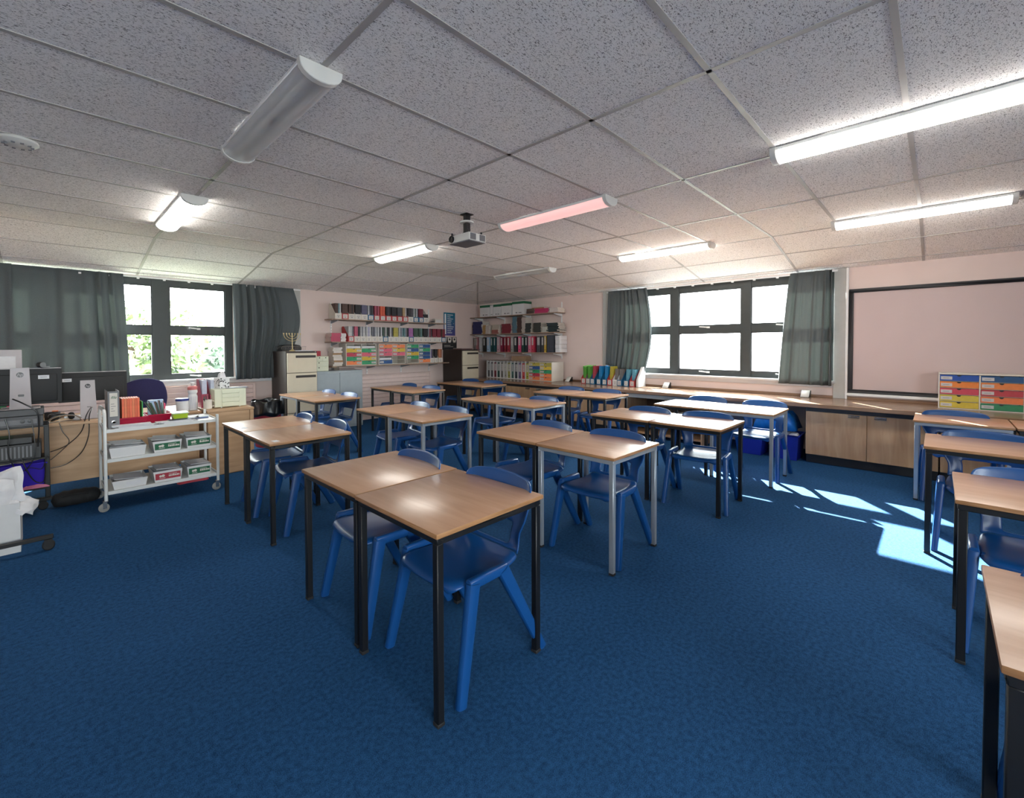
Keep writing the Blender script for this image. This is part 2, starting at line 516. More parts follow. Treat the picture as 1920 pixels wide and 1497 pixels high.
def glass_pane(axis, a0, a1, z0, z1, t):
    g = MB()
    if axis == 'Y': g.box(a0, a1, t, t + .004, z0, z1)
    else: g.box(t, t + .004, a0, a1, z0, z1)
    return g
def make_window(name, axis, t, a0, a1, z0, z1, cols, rows, inward):
    """cols / rows: glass intervals; frame is what is left"""
    root = bpy.data.objects.new(name, None); COL.objects.link(root); root['kind'] = 'structure'
    fr = MB()
    def B(p, q, zz0, zz1, d0, d1):
        if axis == 'Y': fr.box(p, q, t + d0, t + d1, zz0, zz1)
        else: fr.box(t + d0, t + d1, p, q, zz0, zz1)
    # posts
    edges = [a0] + [v for c in cols for v in c] + [a1]
    for k in range(0, len(edges), 2):
        B(edges[k], edges[k + 1], z0, z1, 0.0, 0.09)
    ez = [z0] + [v for r in rows for v in r] + [z1]
    for c0, c1 in cols:
        for k in range(0, len(ez), 2):
            B(c0, c1, ez[k], ez[k + 1], 0.01, 0.085)
    fr.build('frame', 'window_frame_dark', root, smooth=False)
    sa_ = MB()
    for c0, c1 in cols:
        for r0, r1 in rows:
            s_ = 0.012
            for (p, q, u, v) in ((c0, c1, r0, r0 + s_), (c0, c1, r1 - s_, r1), (c0, c0 + s_, r0, r1), (c1 - s_, c1, r0, r1)):
                if axis == 'Y': sa_.box(p, q, t + .015, t + .07, u, v)
                else: sa_.box(t + .015, t + .07, p, q, u, v)
            glass_pane(axis, c0 + .005, c1 - .005, r0 + .005, r1 - .005, t + .045).build('glass_pane', 'window_glass', root, smooth=False)
    sa_.build('sash', 'black_frame', root, smooth=False)
    for c0, c1 in cols:
        for r0, r1 in rows:
            h = MB(); c = (c0 + c1) / 2
            zz = r0 - 0.03
            if axis == 'Y':
                h.box(c - .02, c + .02, t - .016, t + .012, zz - .012, zz + .012)
                h.beam((c, t - .02, zz), (c - .12, t - .035, zz + .012), .012, .016)
            else:
                h.box(t - .016, t + .012, c - .02, c + .02, zz - .012, zz + .012)
                h.beam((t - .02, c, zz), (t - .035, c + .12, zz + .012), .012, .016)
            h.build('handle', 'light_plastic', root)
    return root
w1 = make_window('window_1', 'Y', YW + .03, O1[0], O1[1], O1[2], O1[3],
                 [(-1.35, -.74), (-.54, .14), (.33, 1.01), (1.20, 1.88)], [(.985, 1.55), (1.66, 2.215)], -1)
w2 = make_window('window_2', 'X', XW + .03, O2[0], O2[1], O2[2], O2[3],
                 [(1.02, 1.90), (2.03, 2.93), (3.07, 3.97)], [(.995, 1.56), (1.675, 2.205)], -1)
w3 = make_window('added_fill_window', 'Y', YB - .14, O3[0], O3[1], O3[2], O3[3],  # unseen window, added to brighten trolley and desk fronts
                 [(-1.92 + 1.05 * k, -.99 + 1.05 * k) for k in range(3)], [(.985, 1.55), (1.66, 2.24)], 1)
s = MB().box(O1[0] - .03, O1[1] + .7, YW - .07, YW + .03, .885, .915); s.box(O1[0] - .03, O1[1] + .7, YW - .02, YW, .83, .885)
s.build('sill', 'white_paint', w1, bevel=.004)
s = MB().box(XW - .07, XW + .03, O2[0] - .02, O2[1] + .02, .885, .915); s.box(XW - .02, XW, O2[0], O2[1] + .02, .83, .885)
s.build('sill', 'sill_grey', w2, bevel=.004)
struct('trim_1', MB().box(2.86, 2.97, YW - .03, YW, 0, WZ), 'grey_panel', bevel=.003)
struct('trim_2', MB().box(XW - .03, XW, 4.15, 4.27, .70, WZ), 'grey_panel', bevel=.003)
struct('trim_3', MB().box(XW - .03, XW, .82, .94, .70, WZ), 'grey_panel', bevel=.003)
struct('trim_4', MB().box(XW - .035, XW, .795, .82, .70, WZ), 'white_paint', bevel=.003)

# whiteboard / projection screen on the far wall
t = thing('projection_board', 'large pale pink projection board with black frame on the far wall', 'board', (XW, -.42, .78))
W_ = 1.21
MB().box(-.012, -.004, -W_, W_, 0, 1.28).build('board_panel', 'board_surface', t, smooth=False)
f = MB(); fw = .045
f.box(-.024, -.002, -W_, W_, 0, fw); f.box(-.024, -.002, -W_, W_, 1.28 - fw, 1.28)
f.box(-.024, -.002, -W_, -W_ + fw, fw, 1.28 - fw); f.box(-.024, -.002, W_ - fw, W_, fw, 1.28 - fw)
f.build('frame', 'black_frame', t, bevel=.002)
MB().box(-.045, 0, -W_ - .01, W_ + .01, -.035, -.002).build('ledge', 'white_paint', t, bevel=.003)

# curtain tracks
tr = MB().box(-1.5, 2.95, YW - .085, YW - .06, 2.292, 2.312)
for k in range(16): tr.box(-1.4 + k * .28, -1.375 + k * .28, YW - .1, YW - .06, 2.275, 2.295)
struct('trim_5', tr, 'white_paint', smooth=False)
tr = MB().box(XW - .085, XW - .06, .9, 4.16, 2.292, 2.312)
for k in range(12): tr.box(XW - .1, XW - .06, .98 + k * .28, 1.005 + k * .28, 2.275, 2.295)
struct('trim_6', tr, 'white_paint', smooth=False)

# ------------------------------------------------------------------ curtains
def curtain(label, axis, plane, a0, a1, z0, z1, folds, amp, seed, shape=None, zfun=None):
    r = random.Random(seed)
    nx, nz = max(40, folds * 12), 16
    ph = [r.uniform(0, 6.28) for _ in range(6)]
    b = MB(); vs = []
    for i in range(nz + 1):
        v = i / nz
        for k in range(nx + 1):
            u = k / nx
            uu = u + .045 * math.sin(4.1 * u + ph[0] + v * .5) + .02 * math.sin(11 * u + ph[3])
            a = amp * (.55 + .45 * (1 - v)) * (.6 + .5 * math.sin(5.3 * u + ph[4]) + .25 * math.sin(17 * u + ph[5])) * (math.sin(2 * PI * folds * uu + .5 * math.sin(3 * v + ph[1])) + .45 * math.sin(2 * PI * folds * 1.9 * uu + ph[2] + v))
            A0, A1 = (a0, a1) if shape is None else shape(v, a0, a1)
            p = A0 + (A1 - A0) * u
            zz = z0 if zfun is None else zfun(u)
            z = zz + (z1 - zz) * v
            vs.append((p, plane - abs(amp) * .6 - a, z) if axis == 'Y' else (plane - abs(amp) * .6 - a, p, z))
    fs = []
    for i in range(nz):
        for k in range(nx):
            q = i * (nx + 1) + k
            fs.append((q, q + 1, q + nx + 2, q + nx + 1))
    b.add(vs, fs)
    o = b.build('curtain', 'grey_curtain')
    sm = o.modifiers.new('s', 'SOLIDIFY'); sm.thickness = .002
    return tag(o, label, 'curtain', None)
curtain('wide grey curtain drawn across the left window behind the monitors', 'Y', YW - .09, -.34, .70, .86, 2.318, 7, .026, 3,
        shape=lambda v, a, b: (a, b + .05 * (1 - v)))
curtain('grey curtain at the far left edge behind the display board', 'Y', YW - .13, -1.4, -.27, .86, 2.318, 9, .03, 5)
curtain('grey curtain bunched at the right of the left window above the filing cabinet', 'Y', YW - .09, 1.95, 2.82, .88, 2.315, 9, .04, 9,
        shape=lambda v, a, b: (a + .02 * (1 - v), b + .14 * math.sin(PI * min(1, (1 - v) * 1.3)) * (1 if v > .3 else 1) - .10 * (1 - v)))
curtain('grey curtain with its gathered hem behind the magazine files on the worktop', 'X', XW - .09, 3.40, 4.10, .80, 2.315, 8, .045, 12,
        shape=lambda v, a, b: (a - .09 * math.sin(PI * (1 - v)) + .1 * max(0, .35 - v), b + .05 * (1 - v)), zfun=lambda u: .84 + .2 * u)
curtain('grey curtain hanging right of the far window beside the projection board', 'X', XW - .09, .955, 1.40, .86, 2.315, 6, .04, 14,
        shape=lambda v, a, b: (a - .01, b + .12 * (1 - v) ** .7))

# ------------------------------------------------------------------ ceiling lights
def make_light(label, y0, x, kind, group='fluorescent ceiling lights', drop=0.0):
    z = zc(x, y0 + .6) - drop
    t = thing('ceiling_light', label, 'ceiling light', (x, y0 + .6, z), 0, group)
    Wd = .18; L2 = .60
    MB().box(-Wd / 2, Wd / 2, -L2 + .02, L2 - .02, -.022, -.003).build('tray', 'white_paint', t, bevel=.003)
    n = 10
    arc = [(-Wd / 2 + .002, -.02)] + [(-(Wd / 2 - .004) * math.cos(PI * k / n), -.022 - .05 * math.sin(PI * k / n)) for k in range(n + 1)] + [(Wd / 2 - .002, -.02)]
    d = MB().prism(arc, 'Y', -L2 + .035, L2 - .035)
    d.build('diffuser', {'on': 'tube_lit', 'off': 'diffuser_off', 'pink': 'tube_dim_pink'}[kind], t)
    for sg in (-1, 1):
        cap = [(-Wd / 2 - .004, -.002)] + [(-(Wd / 2 + .002) * math.cos(PI * k / n), -.02 - .056 * math.sin(PI * k / n)) for k in range(n + 1)] + [(Wd / 2 + .004, -.002)]
        a, b = (L2 - .035, L2) if sg > 0 else (-L2, -L2 + .035)
        MB().prism(cap, 'Y', a, b).build('end_cap', 'light_plastic', t, bevel=.003)
    if kind != 'on':
        for sx in (-.035, .035):
            tb = MB().tube([(sx, -L2 + .04, -.045), (sx, L2 - .04, -.045)], .013, 10)
            tb.build('tube', 'light_plastic' if kind == 'off' else 'tube_dim_pink', t)
        MB().box(-.012, .012, -.03, .03, -.03, -.022).build('starter', 'grey_plastic', t)
    return t
make_light('unlit twin-tube ceiling light, the nearest and largest on the left', 1.88, .84, 'off')
make_light('lit ceiling light on the left side, between the smoke detector and the left window', 4.20, .84, 'on')
make_light('lit ceiling light to the left of the hanging projector', 4.25, 3.20, 'on')
make_light('dim pinkish twin-tube ceiling light to the right of the projector', 1.88, 3.20, 'pink')
make_light('lit ceiling light at the upper right edge, the nearest lit one', -.45, 3.20, 'on')
make_light('unlit ceiling light farthest away, near the corner', 4.22, 5.46, 'off')
make_light('lit ceiling light in front of the far window', 1.88, 5.46, 'on')
make_light('lit ceiling light above the projection board at the right edge', -.44, 5.46, 'on')

# smoke detector
t = thing('smoke_detector', 'round white smoke detector on the ceiling at the left edge', 'smoke detector', (-.10, 3.80, CZ - .004))
MB().lathe([(.085, 0), (.088, -.014), (.072, -.026), (.045, -.034), (.0, -.036)], n=24).build('base', 'light_plastic', t)
v = MB()
for k in range(10):
    a = 2 * PI * k / 10
    v.box(.058 * math.cos(a) - .008, .058 * math.cos(a) + .008, .058 * math.sin(a) - .004, .058 * math.sin(a) + .004, -.036, -.026)
v.build('vent', 'grey_plastic', t)

# projector
t = thing('projector', 'grey projector hanging from the ceiling on a black pole', 'projector', (2.64, 3.0, CZ))
MB().box(.02, .11, .03, .12, -.008, 0).build('ceiling_plate', 'black_metal', t, bevel=.002)
MB().box(.04, .088, .05, .10, -.20, -.006).build('pole', 'black_metal', t, bevel=.004)
MB().lathe([(.062, -.068), (.064, -.074), (.062, -.082), (.03, -.082)], c=(.064, .075, 0), n=20).build('collar', 'light_plastic', t)
m_ = MB().prism([(.015, -.215), (.115, -.215), (.09, -.17), (.035, -.17)], 'Y', .045, .105)
for a, b in ((-.08, -.10), (.08, -.10), (-.08, .11), (.07, .10)): m_.beam((.03, .02, -.21), (a, b, -.215), .018, .01)
m_.build('bracket', 'black_metal', t)
for a, b in ((-.08, -.10), (.08, -.10), (-.08, .11), (.07, .10)):
    MB().lathe([(.008, -.225), (.008, -.195), (.004, -.193)], c=(a, b, 0), n=8).build('screw', 'black_metal', t)
body = MB().box(-.10, .10, -.14, .13, -.288, -.222).build('body', 'light_plastic', t, bevel=.008, seg=2)
MB().box(-.095, .095, -.135, .125, -.296, -.287).build('underside', 'grey_plastic', t, bevel=.002)
MB().lathe([(.030, 0), (.030, -.012), (.024, -.014), (.024, -.006), (0, -.006)], c=(-.10, .088, -.254), n=20, axis='X').build('lens', 'black_plastic', t)
for cx in (-.055, .055):
    g = MB().box(cx - .032, cx + .032, -.1435, -.139, -.282, -.230)
    g.build('vent', 'grey_plastic', t)

# ------------------------------------------------------------------ classroom tables
def make_table(frame):
    t = thing('classroom_table', 'proto', 'table')
    top = MB()
    top.box(-.298, .298, -.298, .298, .691, .7105)
    o = top.build('tabletop', ['beech_laminate', 'beech_edge'], t, bevel=.005, seg=2)
    for p in o.data.polygons:
        if p.normal.z < .55: p.material_index = 1
    rl = MB(); a, b = .288, .258
    for s_ in (-1, 1):
        rl.box(min(s_ * a, s_ * b), max(s_ * a, s_ * b), -a, a, .664, .691)
        rl.box(-b, b, min(s_ * a, s_ * b), max(s_ * a, s_ * b), .664, .691)
    rl.build('frame', frame, t, bevel=.003)
    for sx in (-1, 1):
        for sy in (-1, 1):
            l = MB().box(sx * .273 - .015, sx * .273 + .015, sy * .273 - .015, sy * .273 + .015, .012, .666)
            lo = l.build('leg', frame, t, bevel=.003)
            MB().box(sx * .273 - .016, sx * .273 + .016, sy * .273 - .016, sy * .273 + .016, 0, .014).build('foot_cap', 'rubber_black', lo, bevel=.002)
    return t
proto_t = {'b': make_table('black_metal'), 's': make_table('silver_metal')}
used = set()
def place(proto, key, loc, rz, label, group=None):
    if key in used:
        return dup(proto, loc, rz, label, group)
    used.add(key)
    proto.location = loc; proto.rotation_euler = (0, 0, rz); proto['label'] = label
    if group: proto['group'] = group
    return proto
PAIRS = [  # phrase, cx, seam y, rotation, frame left, frame right
    ('in the nearest centre pair', 1.245, 1.845, 0.0, 'b', 'b', 'empty'),
    ('in the pair beside the white trolley', 1.345, 3.83, 0.0, 'b', 'b', 'sticker'),
    ('in the pair right behind the nearest centre pair', 2.62, 1.945, 0.0, 'b', 's', ''),
    ('in the pair beyond the trolley pair', 2.585, 3.80, 0.0, 'b', 's', ''),
    ('in the pair in front of the left filing cabinet', 2.55, 5.94, 0.0, 's', 'b', ''),
    ('in the pair by the pink radiator cover', 3.95, 5.94, 0.0, 'b', 'b', ''),
    ('in the pair at the middle of the room', 3.965, 3.70, 0.0, 'b', 's', ''),
    ('in the pair in front of the coloured magazine files', 5.23, 3.58, 0.0, 'b', 'b', ''),
    ('in the pair in front of the corner filing cabinet', 5.25, 5.89, 0.0, 'b', 'b', ''),
    ('in the glare-lit pair, second from the far window', 3.99, 1.80, 0.0, 'b', 'b', ''),
    ('in the sunlit pair closest to the far window', 5.13, 1.70, 0.0, 'b', 's', ''),
]
for ph, cx, sy, rz, fl, fr, ex in PAIRS:
    for side, dy, fk in (('left', .3, fl), ('right', -.3, fr)):
        place(proto_t[fk], 't' + fk, (cx + (.006 if side == 'left' else 0), sy + dy + (.0025 if dy > 0 else -.0025), 0), rz + (.004 if side == 'left' else 0),
              '%s-framed beech table, %s one %s' % ('black' if fk == 'b' else 'silver', side, ph), 'square classroom tables')
for cx, cy, fk, lb in [(5.65, -.15, 's', 'silver-framed beech table at the right edge, next to the low cupboards'),
                       (5.65, -.755, 'b', 'black-framed beech table at the right edge, cut off, behind the silver-framed one'),
                       (4.32, -.24, 'b', 'black-framed beech table at the right edge, second from the low cupboards'),
                       (3.02, -.36, 'b', 'black-framed beech table at the right edge, third from the low cupboards'),
                       (1.675, -.40, 'b', 'black-framed beech table in the bottom right corner, nearest the viewer')]:
    place(proto_t[fk], 't' + fk, (cx, cy, 0), 0, lb, 'square classroom tables')
for y, lb in ((3.30, 'small white paper label on the right table beside the trolley'), (4.02, 'small white paper label on the left table beside the trolley')):
    solo('paper_label', MB().box(-.02, .02, -.03, .03, 0, .0008), 'paper', lb, 'label', (1.11, y, .7107), .1, smooth=False, group='labels on the tables')

# ------------------------------------------------------------------ blue plastic chairs (facing -X)
def lerp_list(pts, t):
    t = max(0, min(1, t)) * (len(pts) - 1)
    i = min(int(t), len(pts) - 2); f_ = t - i
    return tuple(a + (b - a) * f_ for a, b in zip(pts[i], pts[i + 1]))
SEAT = [(-.238, .402, .150), (-.236, .420, .180), (-.222, .434, .197), (-.19, .441, .205), (-.13, .440, .208), (-.05, .434, .208), (.03, .430, .205), (.09, .430, .200), (.13, .437, .194), (.152, .447, .190)]
BACK = [(.152, .447, .190), (.168, .462, .187), (.178, .482, .185), (.186, .506, .184), (.193, .528, .186), (.200, .553, .198), (.208, .582, .212), (.218, .620, .221), (.229, .665, .225), (.240, .710, .224), (.249, .745, .219), (.255, .766, .208)]
def make_chair():
    t = thing('school_chair', 'proto', 'chair')
    ny = 14
    def shell(P, back):
        b = MB(); vs = []
        n = len(P)
        for i, (x, z, wd) in enumerate(P):
            for k in range(ny + 1):
                yn = -1 + 2 * k / ny
                yn2 = math.copysign(abs(yn) ** .92, yn)
                if not back:
                    f_ = i / (n - 1)
                    zz = z - .010 * (1 - yn * yn) * math.sin(PI * min(1, f_ * 1.1)) - .016 * max(0, (abs(yn) - .86) / .14)
                    xx = x + (.012 * yn * yn if i < 3 else 0)
                else:
                    f_ = i / (n - 1)
                    xx = x - .036 * (yn ** 2) * min(1, f_ * 1.6) - .012 * max(0, (abs(yn) - .88) / .12)
                    zz = z - (.018 * yn * yn) * max(0, (f_ - .5) * 2) - (.010 if abs(yn) > .99 and i > n - 3 else 0) * 1.0
                    if i == 0: zz -= .016 * max(0, (abs(yn) - .86) / .14); xx += 0
                vs.append((xx, yn2 * wd, zz))
        fs = []
        for i in range(n - 1):
            for k in range(ny):
                if back and 1 <= i <= 4 and 3 <= k < ny - 3: continue
                q = i * (ny + 1) + k
                fs.append((q, q + 1, q + ny + 2, q + ny + 1))
        b.add(vs, fs)
        return b
    for nm, P_, bk in (('seat', SEAT, False), ('backrest', BACK, True)):
        o = shell(P_, bk).build(nm, 'chair_blue', t)
        me = o.data
        # make normals point up / forward
        s_ = sum((p.normal.z if not bk else -p.normal.x) * p.area for p in me.polygons)
        if s_ < 0: me.flip_normals()
        sm = o.modifiers.new('s', 'SOLIDIFY'); sm.thickness = .011; sm.offset = -1
        sb = o.modifiers.new('u', 'SUBSURF'); sb.levels = 1; sb.render_levels = 1
        bake(o)
        o.data.polygons.foreach_set('use_smooth', [True] * len(o.data.polygons))
    for s_ in (-1, 1):
        for nm, p0, p1 in (('leg', (-.150, s_ * .222, .434), (-.240, s_ * .250, .0)), ('leg', (.015, s_ * .222, .434), (.248, s_ * .246, .0))):
            l = MB().beam(p0, p1, .060, .042, .044, .034, side=(0, 1, 0), n=12, sq=.55)
            l.build(nm, 'chair_blue', t)
        br = MB().beam((-.172, s_ * .220, .432), (.040, s_ * .220, .432), .044, .036, side=(0, 1, 0), n=12, sq=.5)
        br.beam((-.15, s_ * .20, .425), (-.15, s_ * .15, .420), .04, .02, n=8)
        br.build('leg_bracket', 'chair_blue', t, bevel=.004)
    un = MB().beam((-.10, -.19, .415), (-.10, .19, .415), .03, .02, n=8)
    un.beam((.03, -.19, .412), (.03, .19, .412), .03, .02, n=8)
    un.build('under_brace', 'chair_blue', t)
    return t
proto_c = make_chair()
CH = [(1.275, 2.13, -.05, 'at the left table of the nearest centre pair'), (1.315, 1.52, 0, 'at the right table of the nearest centre pair'),
      (1.41, 4.11, -.10, 'at the left table of the pair beside the white trolley'), (1.455, 3.56, -.12, 'at the right table of the pair beside the white trolley'),
      (2.63, 2.23, -.08, 'at the left table right behind the nearest centre pair'), (2.655, 1.63, .03, 'at the silver-framed table right behind the nearest centre pair'),
      (2.65, 4.07, -.14, 'at the left table of the pair beyond the trolley pair'), (2.66, 3.47, .05, 'at the silver-framed table of the pair beyond the trolley pair'),
      (2.58, 6.16, -.04, 'left of the two in front of the grey metal cupboard'), (2.59, 5.56, .02, 'right of the two in front of the grey metal cupboard'),
      (3.97, 6.21, -.04, 'left of the two against the pink panel below the drawer shelves'), (3.955, 5.58, .04, 'right of the two against the pink panel below the drawer shelves'),
      (4.00, 3.99, -.07, 'at the left table at the middle of the room'), (3.99, 3.38, .02, 'at the right table at the middle of the room'),
      (5.27, 3.87, .10, 'at the left table in front of the coloured magazine files'), (5.28, 3.28, .08, 'at the right table in front of the coloured magazine files'),
      (5.32, 6.19, .05, 'left of the two in front of the corner filing cabinet'), (5.32, 5.58, .10, 'right of the two in front of the corner filing cabinet'),
      (3.99, 2.04, 0, 'at the left table of the glare-lit pair'), (4.02, 1.47, .12, 'at the right table of the glare-lit pair'),
      (5.34, 1.96, 0, 'at the left table of the sunlit pair by the far window'), (5.33, 1.36, -.04, 'at the right table of the sunlit pair by the far window'),
      (5.65, -.14, .10, 'at the silver-framed table at the right edge by the low cupboards'), (5.66, -.76, 0, 'cut off by the right edge, at the table farthest back there'),
      (4.37, -.25, 0, 'at the right edge, at the table second from the low cupboards'), (3.10, -.35, 0, 'at the right edge, at the table third from the low cupboards'),
      (1.745, -.40, 0, 'in the bottom right corner, nearest the viewer')]
for x, y, rz, lb in CH:
    place(proto_c, 'chair', (x, y, 0), rz, 'blue plastic chair ' + lb, 'blue school chairs')

# ------------------------------------------------------------------ worktop and low cupboards along the far wall
WX = 6.14
w = MB().box(WX, XW - .001, -2.4, 6.93, .655, .70)
solo('worktop', w, 'worktop_wood', 'long wooden worktop running along the far wall under the window', 'worktop', bevel=.004)
w = MB().box(XW - .022, XW - .001, -2.4, 6.93, 0, .03)
solo('upstand', w.move((0, 0, .7005)), 'worktop_wood', 'low wooden upstand strip along the back of the worktop', 'upstand', bevel=.002)
def cupboard(label, y0, y1, doors, plinth=True):
    t = thing('low_cupboard', label, 'cupboard', (6.21, (y0 + y1) / 2, 0), 0, 'low cupboards under the worktop')
    h = (y1 - y0) / 2
    MB().box(.02, .70, -h, h, .10, .654).build('carcass', 'cabinet_wood', t, smooth=False)
    MB().box(.06, .70, -h, h, 0, .10).build('plinth', 'black_frame', t, smooth=False)
    MB().box(.0, .02, -h, h, .605, .654).build('top_rail', 'black_frame', t, smooth=False)
    n = doors; dw = 2 * h / n
    for k in range(n):
        a = -h + k * dw
        d = MB().box(-.002, .018, a + .002, a + dw - .002, .105, .603).build('door', 'cabinet_wood', t, bevel=.002)
        hy = a + dw * (.80 if k % 2 == 0 else .20)
        hm = MB().box(-.012, -.0025, hy - .05, hy + .05, .585, .598)
        hm.box(-.022, -.010, hy - .05, hy + .05, .572, .579); hm.box(-.012, -.0025, hy - .05, hy + .05, .574, .579)
        hm.build('handle', 'chrome', d, bevel=.001)
    return t
cupboard('low beech cupboard below the worktop, left end by the knee space with blue bins', -.02, 1.09, 2)
cupboard('low beech cupboard below the worktop, hidden behind the right edge tables', -1.13, -.03, 2)
cupboard('low beech cupboard below the worktop, with dark handles, below the corner shelves', 4.60, 5.90, 2)
cupboard('low beech cupboard below the worktop, behind the table by the corner filing cabinet', 5.91, 6.92, 2)
cupboard('low beech cupboard below the worktop, below the left curtain of the far window', 3.42, 4.58, 2)
t = thing('open_shelf_unit', 'open low beech shelf unit under the worktop behind the sunlit tables', 'shelf unit', (6.21, 2.83, 0))
for y in (-.57, .55): MB().box(.0, .70, y, y + .02, 0, .654).build('side_panel', 'cabinet_wood', t, smooth=False)
MB().box(0, .02, -.55, .55, .59, .654).build('top_rail', 'grey_panel', t, smooth=False)
MB().box(.66, .70, -.55, .55, 0, .654).build('back_panel', 'shelf_wood', t, smooth=False)
MB().box(.03, .655, -.55, .55, .30, .318).build('shelf', 'cabinet_wood', t, smooth=False)
MB().box(.03, .655, -.55, .55, .05, .07).build('shelf', 'cabinet_wood', t, smooth=False)
# trays of papers on it
for y, z, lb in ((2.55, .318, 'silver wire tray on the upper level of the open low shelf unit, left'), (3.05, .318, 'silver wire tray on the upper level of the open low shelf unit, right')):
    t = thing('wire_tray', lb, 'tray', (6.42, y, z + .002), 0, 'wire trays in the open shelf unit')
    fr = MB()
    for zz in (.004, .10):
        fr.tube([(-.15, -.12, zz), (.15, -.12, zz), (.15, .12, zz), (-.15, .12, zz), (-.15, -.12, zz)], .003, 6)
    for k in range(13):
        yy = -.12 + .02 * k
        fr.tube([(-.15, yy, .10), (-.15, yy, .004), (.15, yy, .004), (.15, yy, .10)], .0018, 5)
    fr.build('wire_frame', 'chrome', t)
    MB().box(-.13, .13, -.10, .10, .008, .05).build('paper_pile', 'paper', t, bevel=.002)
# beige cardboard box and bin under the worktop
def tub(label, name, cat, loc, sx, sy, h, m, rim=.012, th=.005, taper=.88, group=None):
    t = thing(name, label, cat, loc, 0, group)
    b = MB()
    def ring(f_, z): return [(-sx / 2 * f_, -sy / 2 * f_, z), (sx / 2 * f_, -sy / 2 * f_, z), (sx / 2 * f_, sy / 2 * f_, z), (-sx / 2 * f_, sy / 2 * f_, z)]
    vs = ring(taper, 0) + ring(1, h) + [(x * (1 - 2 * th / sx), y * (1 - 2 * th / sy), z) for x, y, z in ring(1, h)] + [(x * .95, y * .95, .006) for x, y, z in ring(taper, 0)]
    fs = [(3, 2, 1, 0)]
    for a, c in ((0, 4), (4, 8), (8, 12)):
        fs += [(a + k, a + (k + 1) % 4, c + (k + 1) % 4, c + k) for k in range(4)]
    fs += [(12, 13, 14, 15)]
    b.add(vs, fs)
    b.build('body', m, t, bevel=.004)
    rm = MB()
    e = .012
    for (x0, x1, y0, y1) in ((-sx / 2 - e, sx / 2 + e, -sy / 2 - e, -sy / 2), (-sx / 2 - e, sx / 2 + e, sy / 2, sy / 2 + e), (-sx / 2 - e, -sx / 2, -sy / 2, sy / 2), (sx / 2, sx / 2 + e, -sy / 2, sy / 2)):
        rm.box(x0, x1, y0, y1, h - rim, h + .002)
    if rim: rm.build('rim', m, t, bevel=.002)
    return t
tub('deep blue plastic recycling box under the worktop beside the low cupboard', 'recycling_box', 'box', (6.36, 1.29, 0), .36, .27, .30, 'blue_bin')
tub('deep blue plastic box under the worktop behind the silver table leg', 'recycling_box', 'box', (6.36, 1.68, 0), .36, .30, .26, 'blue_bin')
def crumple(nx, ny, sx, sy, h, seed, amp):
    r = random.Random(seed); b = MB(); vs = []
    ph = [r.uniform(0, 6) for _ in range(8)]
    for i in range(ny + 1):
        for k in range(nx + 1):
            u, v = -1 + 2 * k / nx, -1 + 2 * i / ny
            e = max(0, 1 - u ** 4) * max(0, 1 - v ** 4)
            z = h * e ** .5 + amp * e * (math.sin(5 * u + 3 * v + ph[0]) + math.sin(7 * v - 4 * u + ph[1]) + .6 * math.sin(11 * u + ph[2]) + .5 * r.uniform(-1, 1))
            vs.append((u * sx / 2 * (1 + .06 * math.sin(4 * v + ph[3])), v * sy / 2 * (1 + .06 * math.sin(4 * u + ph[4])), max(.0, z)))
    fs = [(i * (nx + 1) + k, i * (nx + 1) + k + 1, (i + 1) * (nx + 1) + k + 1, (i + 1) * (nx + 1) + k) for i in range(ny) for k in range(nx)]
    b.add(vs, fs)
    return b
o = solo('plastic_bag', crumple(16, 12, .40, .44, .22, 3, .012), 'bag_blue', 'crumpled bright blue plastic bag stuffed on top of the recycling boxes under the worktop', 'bag', (6.40, 1.42, .345))
o.modifiers.new('s', 'SOLIDIFY').thickness = .004
for k in range(4):
    solo('paper_sheet', crumple(6, 6, .14, .12, .05, 20 + k, .006), 'paper', 'crumpled white paper in the recycling box, %s from the right' % ['first', 'second', 'third', 'fourth'][k], 'paper', (6.29 + .03 * (k % 2), 1.22 + .05 * k, .27), k, group='papers in the recycling box')
# switch-like black and white desk sockets on the worktop
for y, lb in ((4.93, 'small black and white power socket box on the worktop beside the drawer unit'), (3.05, 'small black and white socket box on the worktop under the far window'), (1.21, 'small black and white power socket box on the worktop under the right curtain')):
    t = thing('socket_box', lb, 'socket', (6.86, y, .701), 0, 'socket boxes on the worktop')
    MB().prism([(-.055, 0), (.06, 0), (.06, .085), (.03, .085)], 'Y', -.052, .052).build('body', 'black_plastic', t, bevel=.003)
    p = MB().add([(-.0575, -.045, .004), (-.0575, .045, .004), (.0265, .045, .086), (.0265, -.045, .086)], [(0, 1, 2, 3)])
    p.build('face_plate', 'light_plastic', t, solid=.004, offset=0)

# ------------------------------------------------------------------ filing cabinets, metal cupboard
def filing_cabinet(label, x0, y0):
    t = thing('filing_cabinet', label, 'filing cabinet', (x0 + .235, y0, 0), 0, 'filing cabinets')
    MB().box(-.235, .235, .02, .63, 0, 1.30).build('body', 'brown_metal', t, bevel=.004)
    for k in range(4):
        z0 = .06 + k * .305
        d = MB().box(-.222, .222, -.004, .02, z0, z0 + .297).build('drawer', 'cream_metal', t, bevel=.003)
        MB().box(-.10, .205, -.0075, -.0038, z0 + .225, z0 + .262).build('handle', 'handle_dark', d, bevel=.001)
    MB().lathe([(.010, 0), (.010, -.012), (.0, -.013)], c=(.205, .02, 1.285), n=12, axis='Y').build('lock', 'chrome', t)
    return t
filing_cabinet('tall brown and cream filing cabinet with the menorah on top, left of the shelves', 2.50, 6.93)
filing_cabinet('tall brown and cream filing cabinet standing in the room corner', 5.97, 6.95)
t = thing('metal_cupboard', 'low grey-blue metal two-door cupboard right of the left filing cabinet', 'cupboard', (3.44, 7.12, 0))
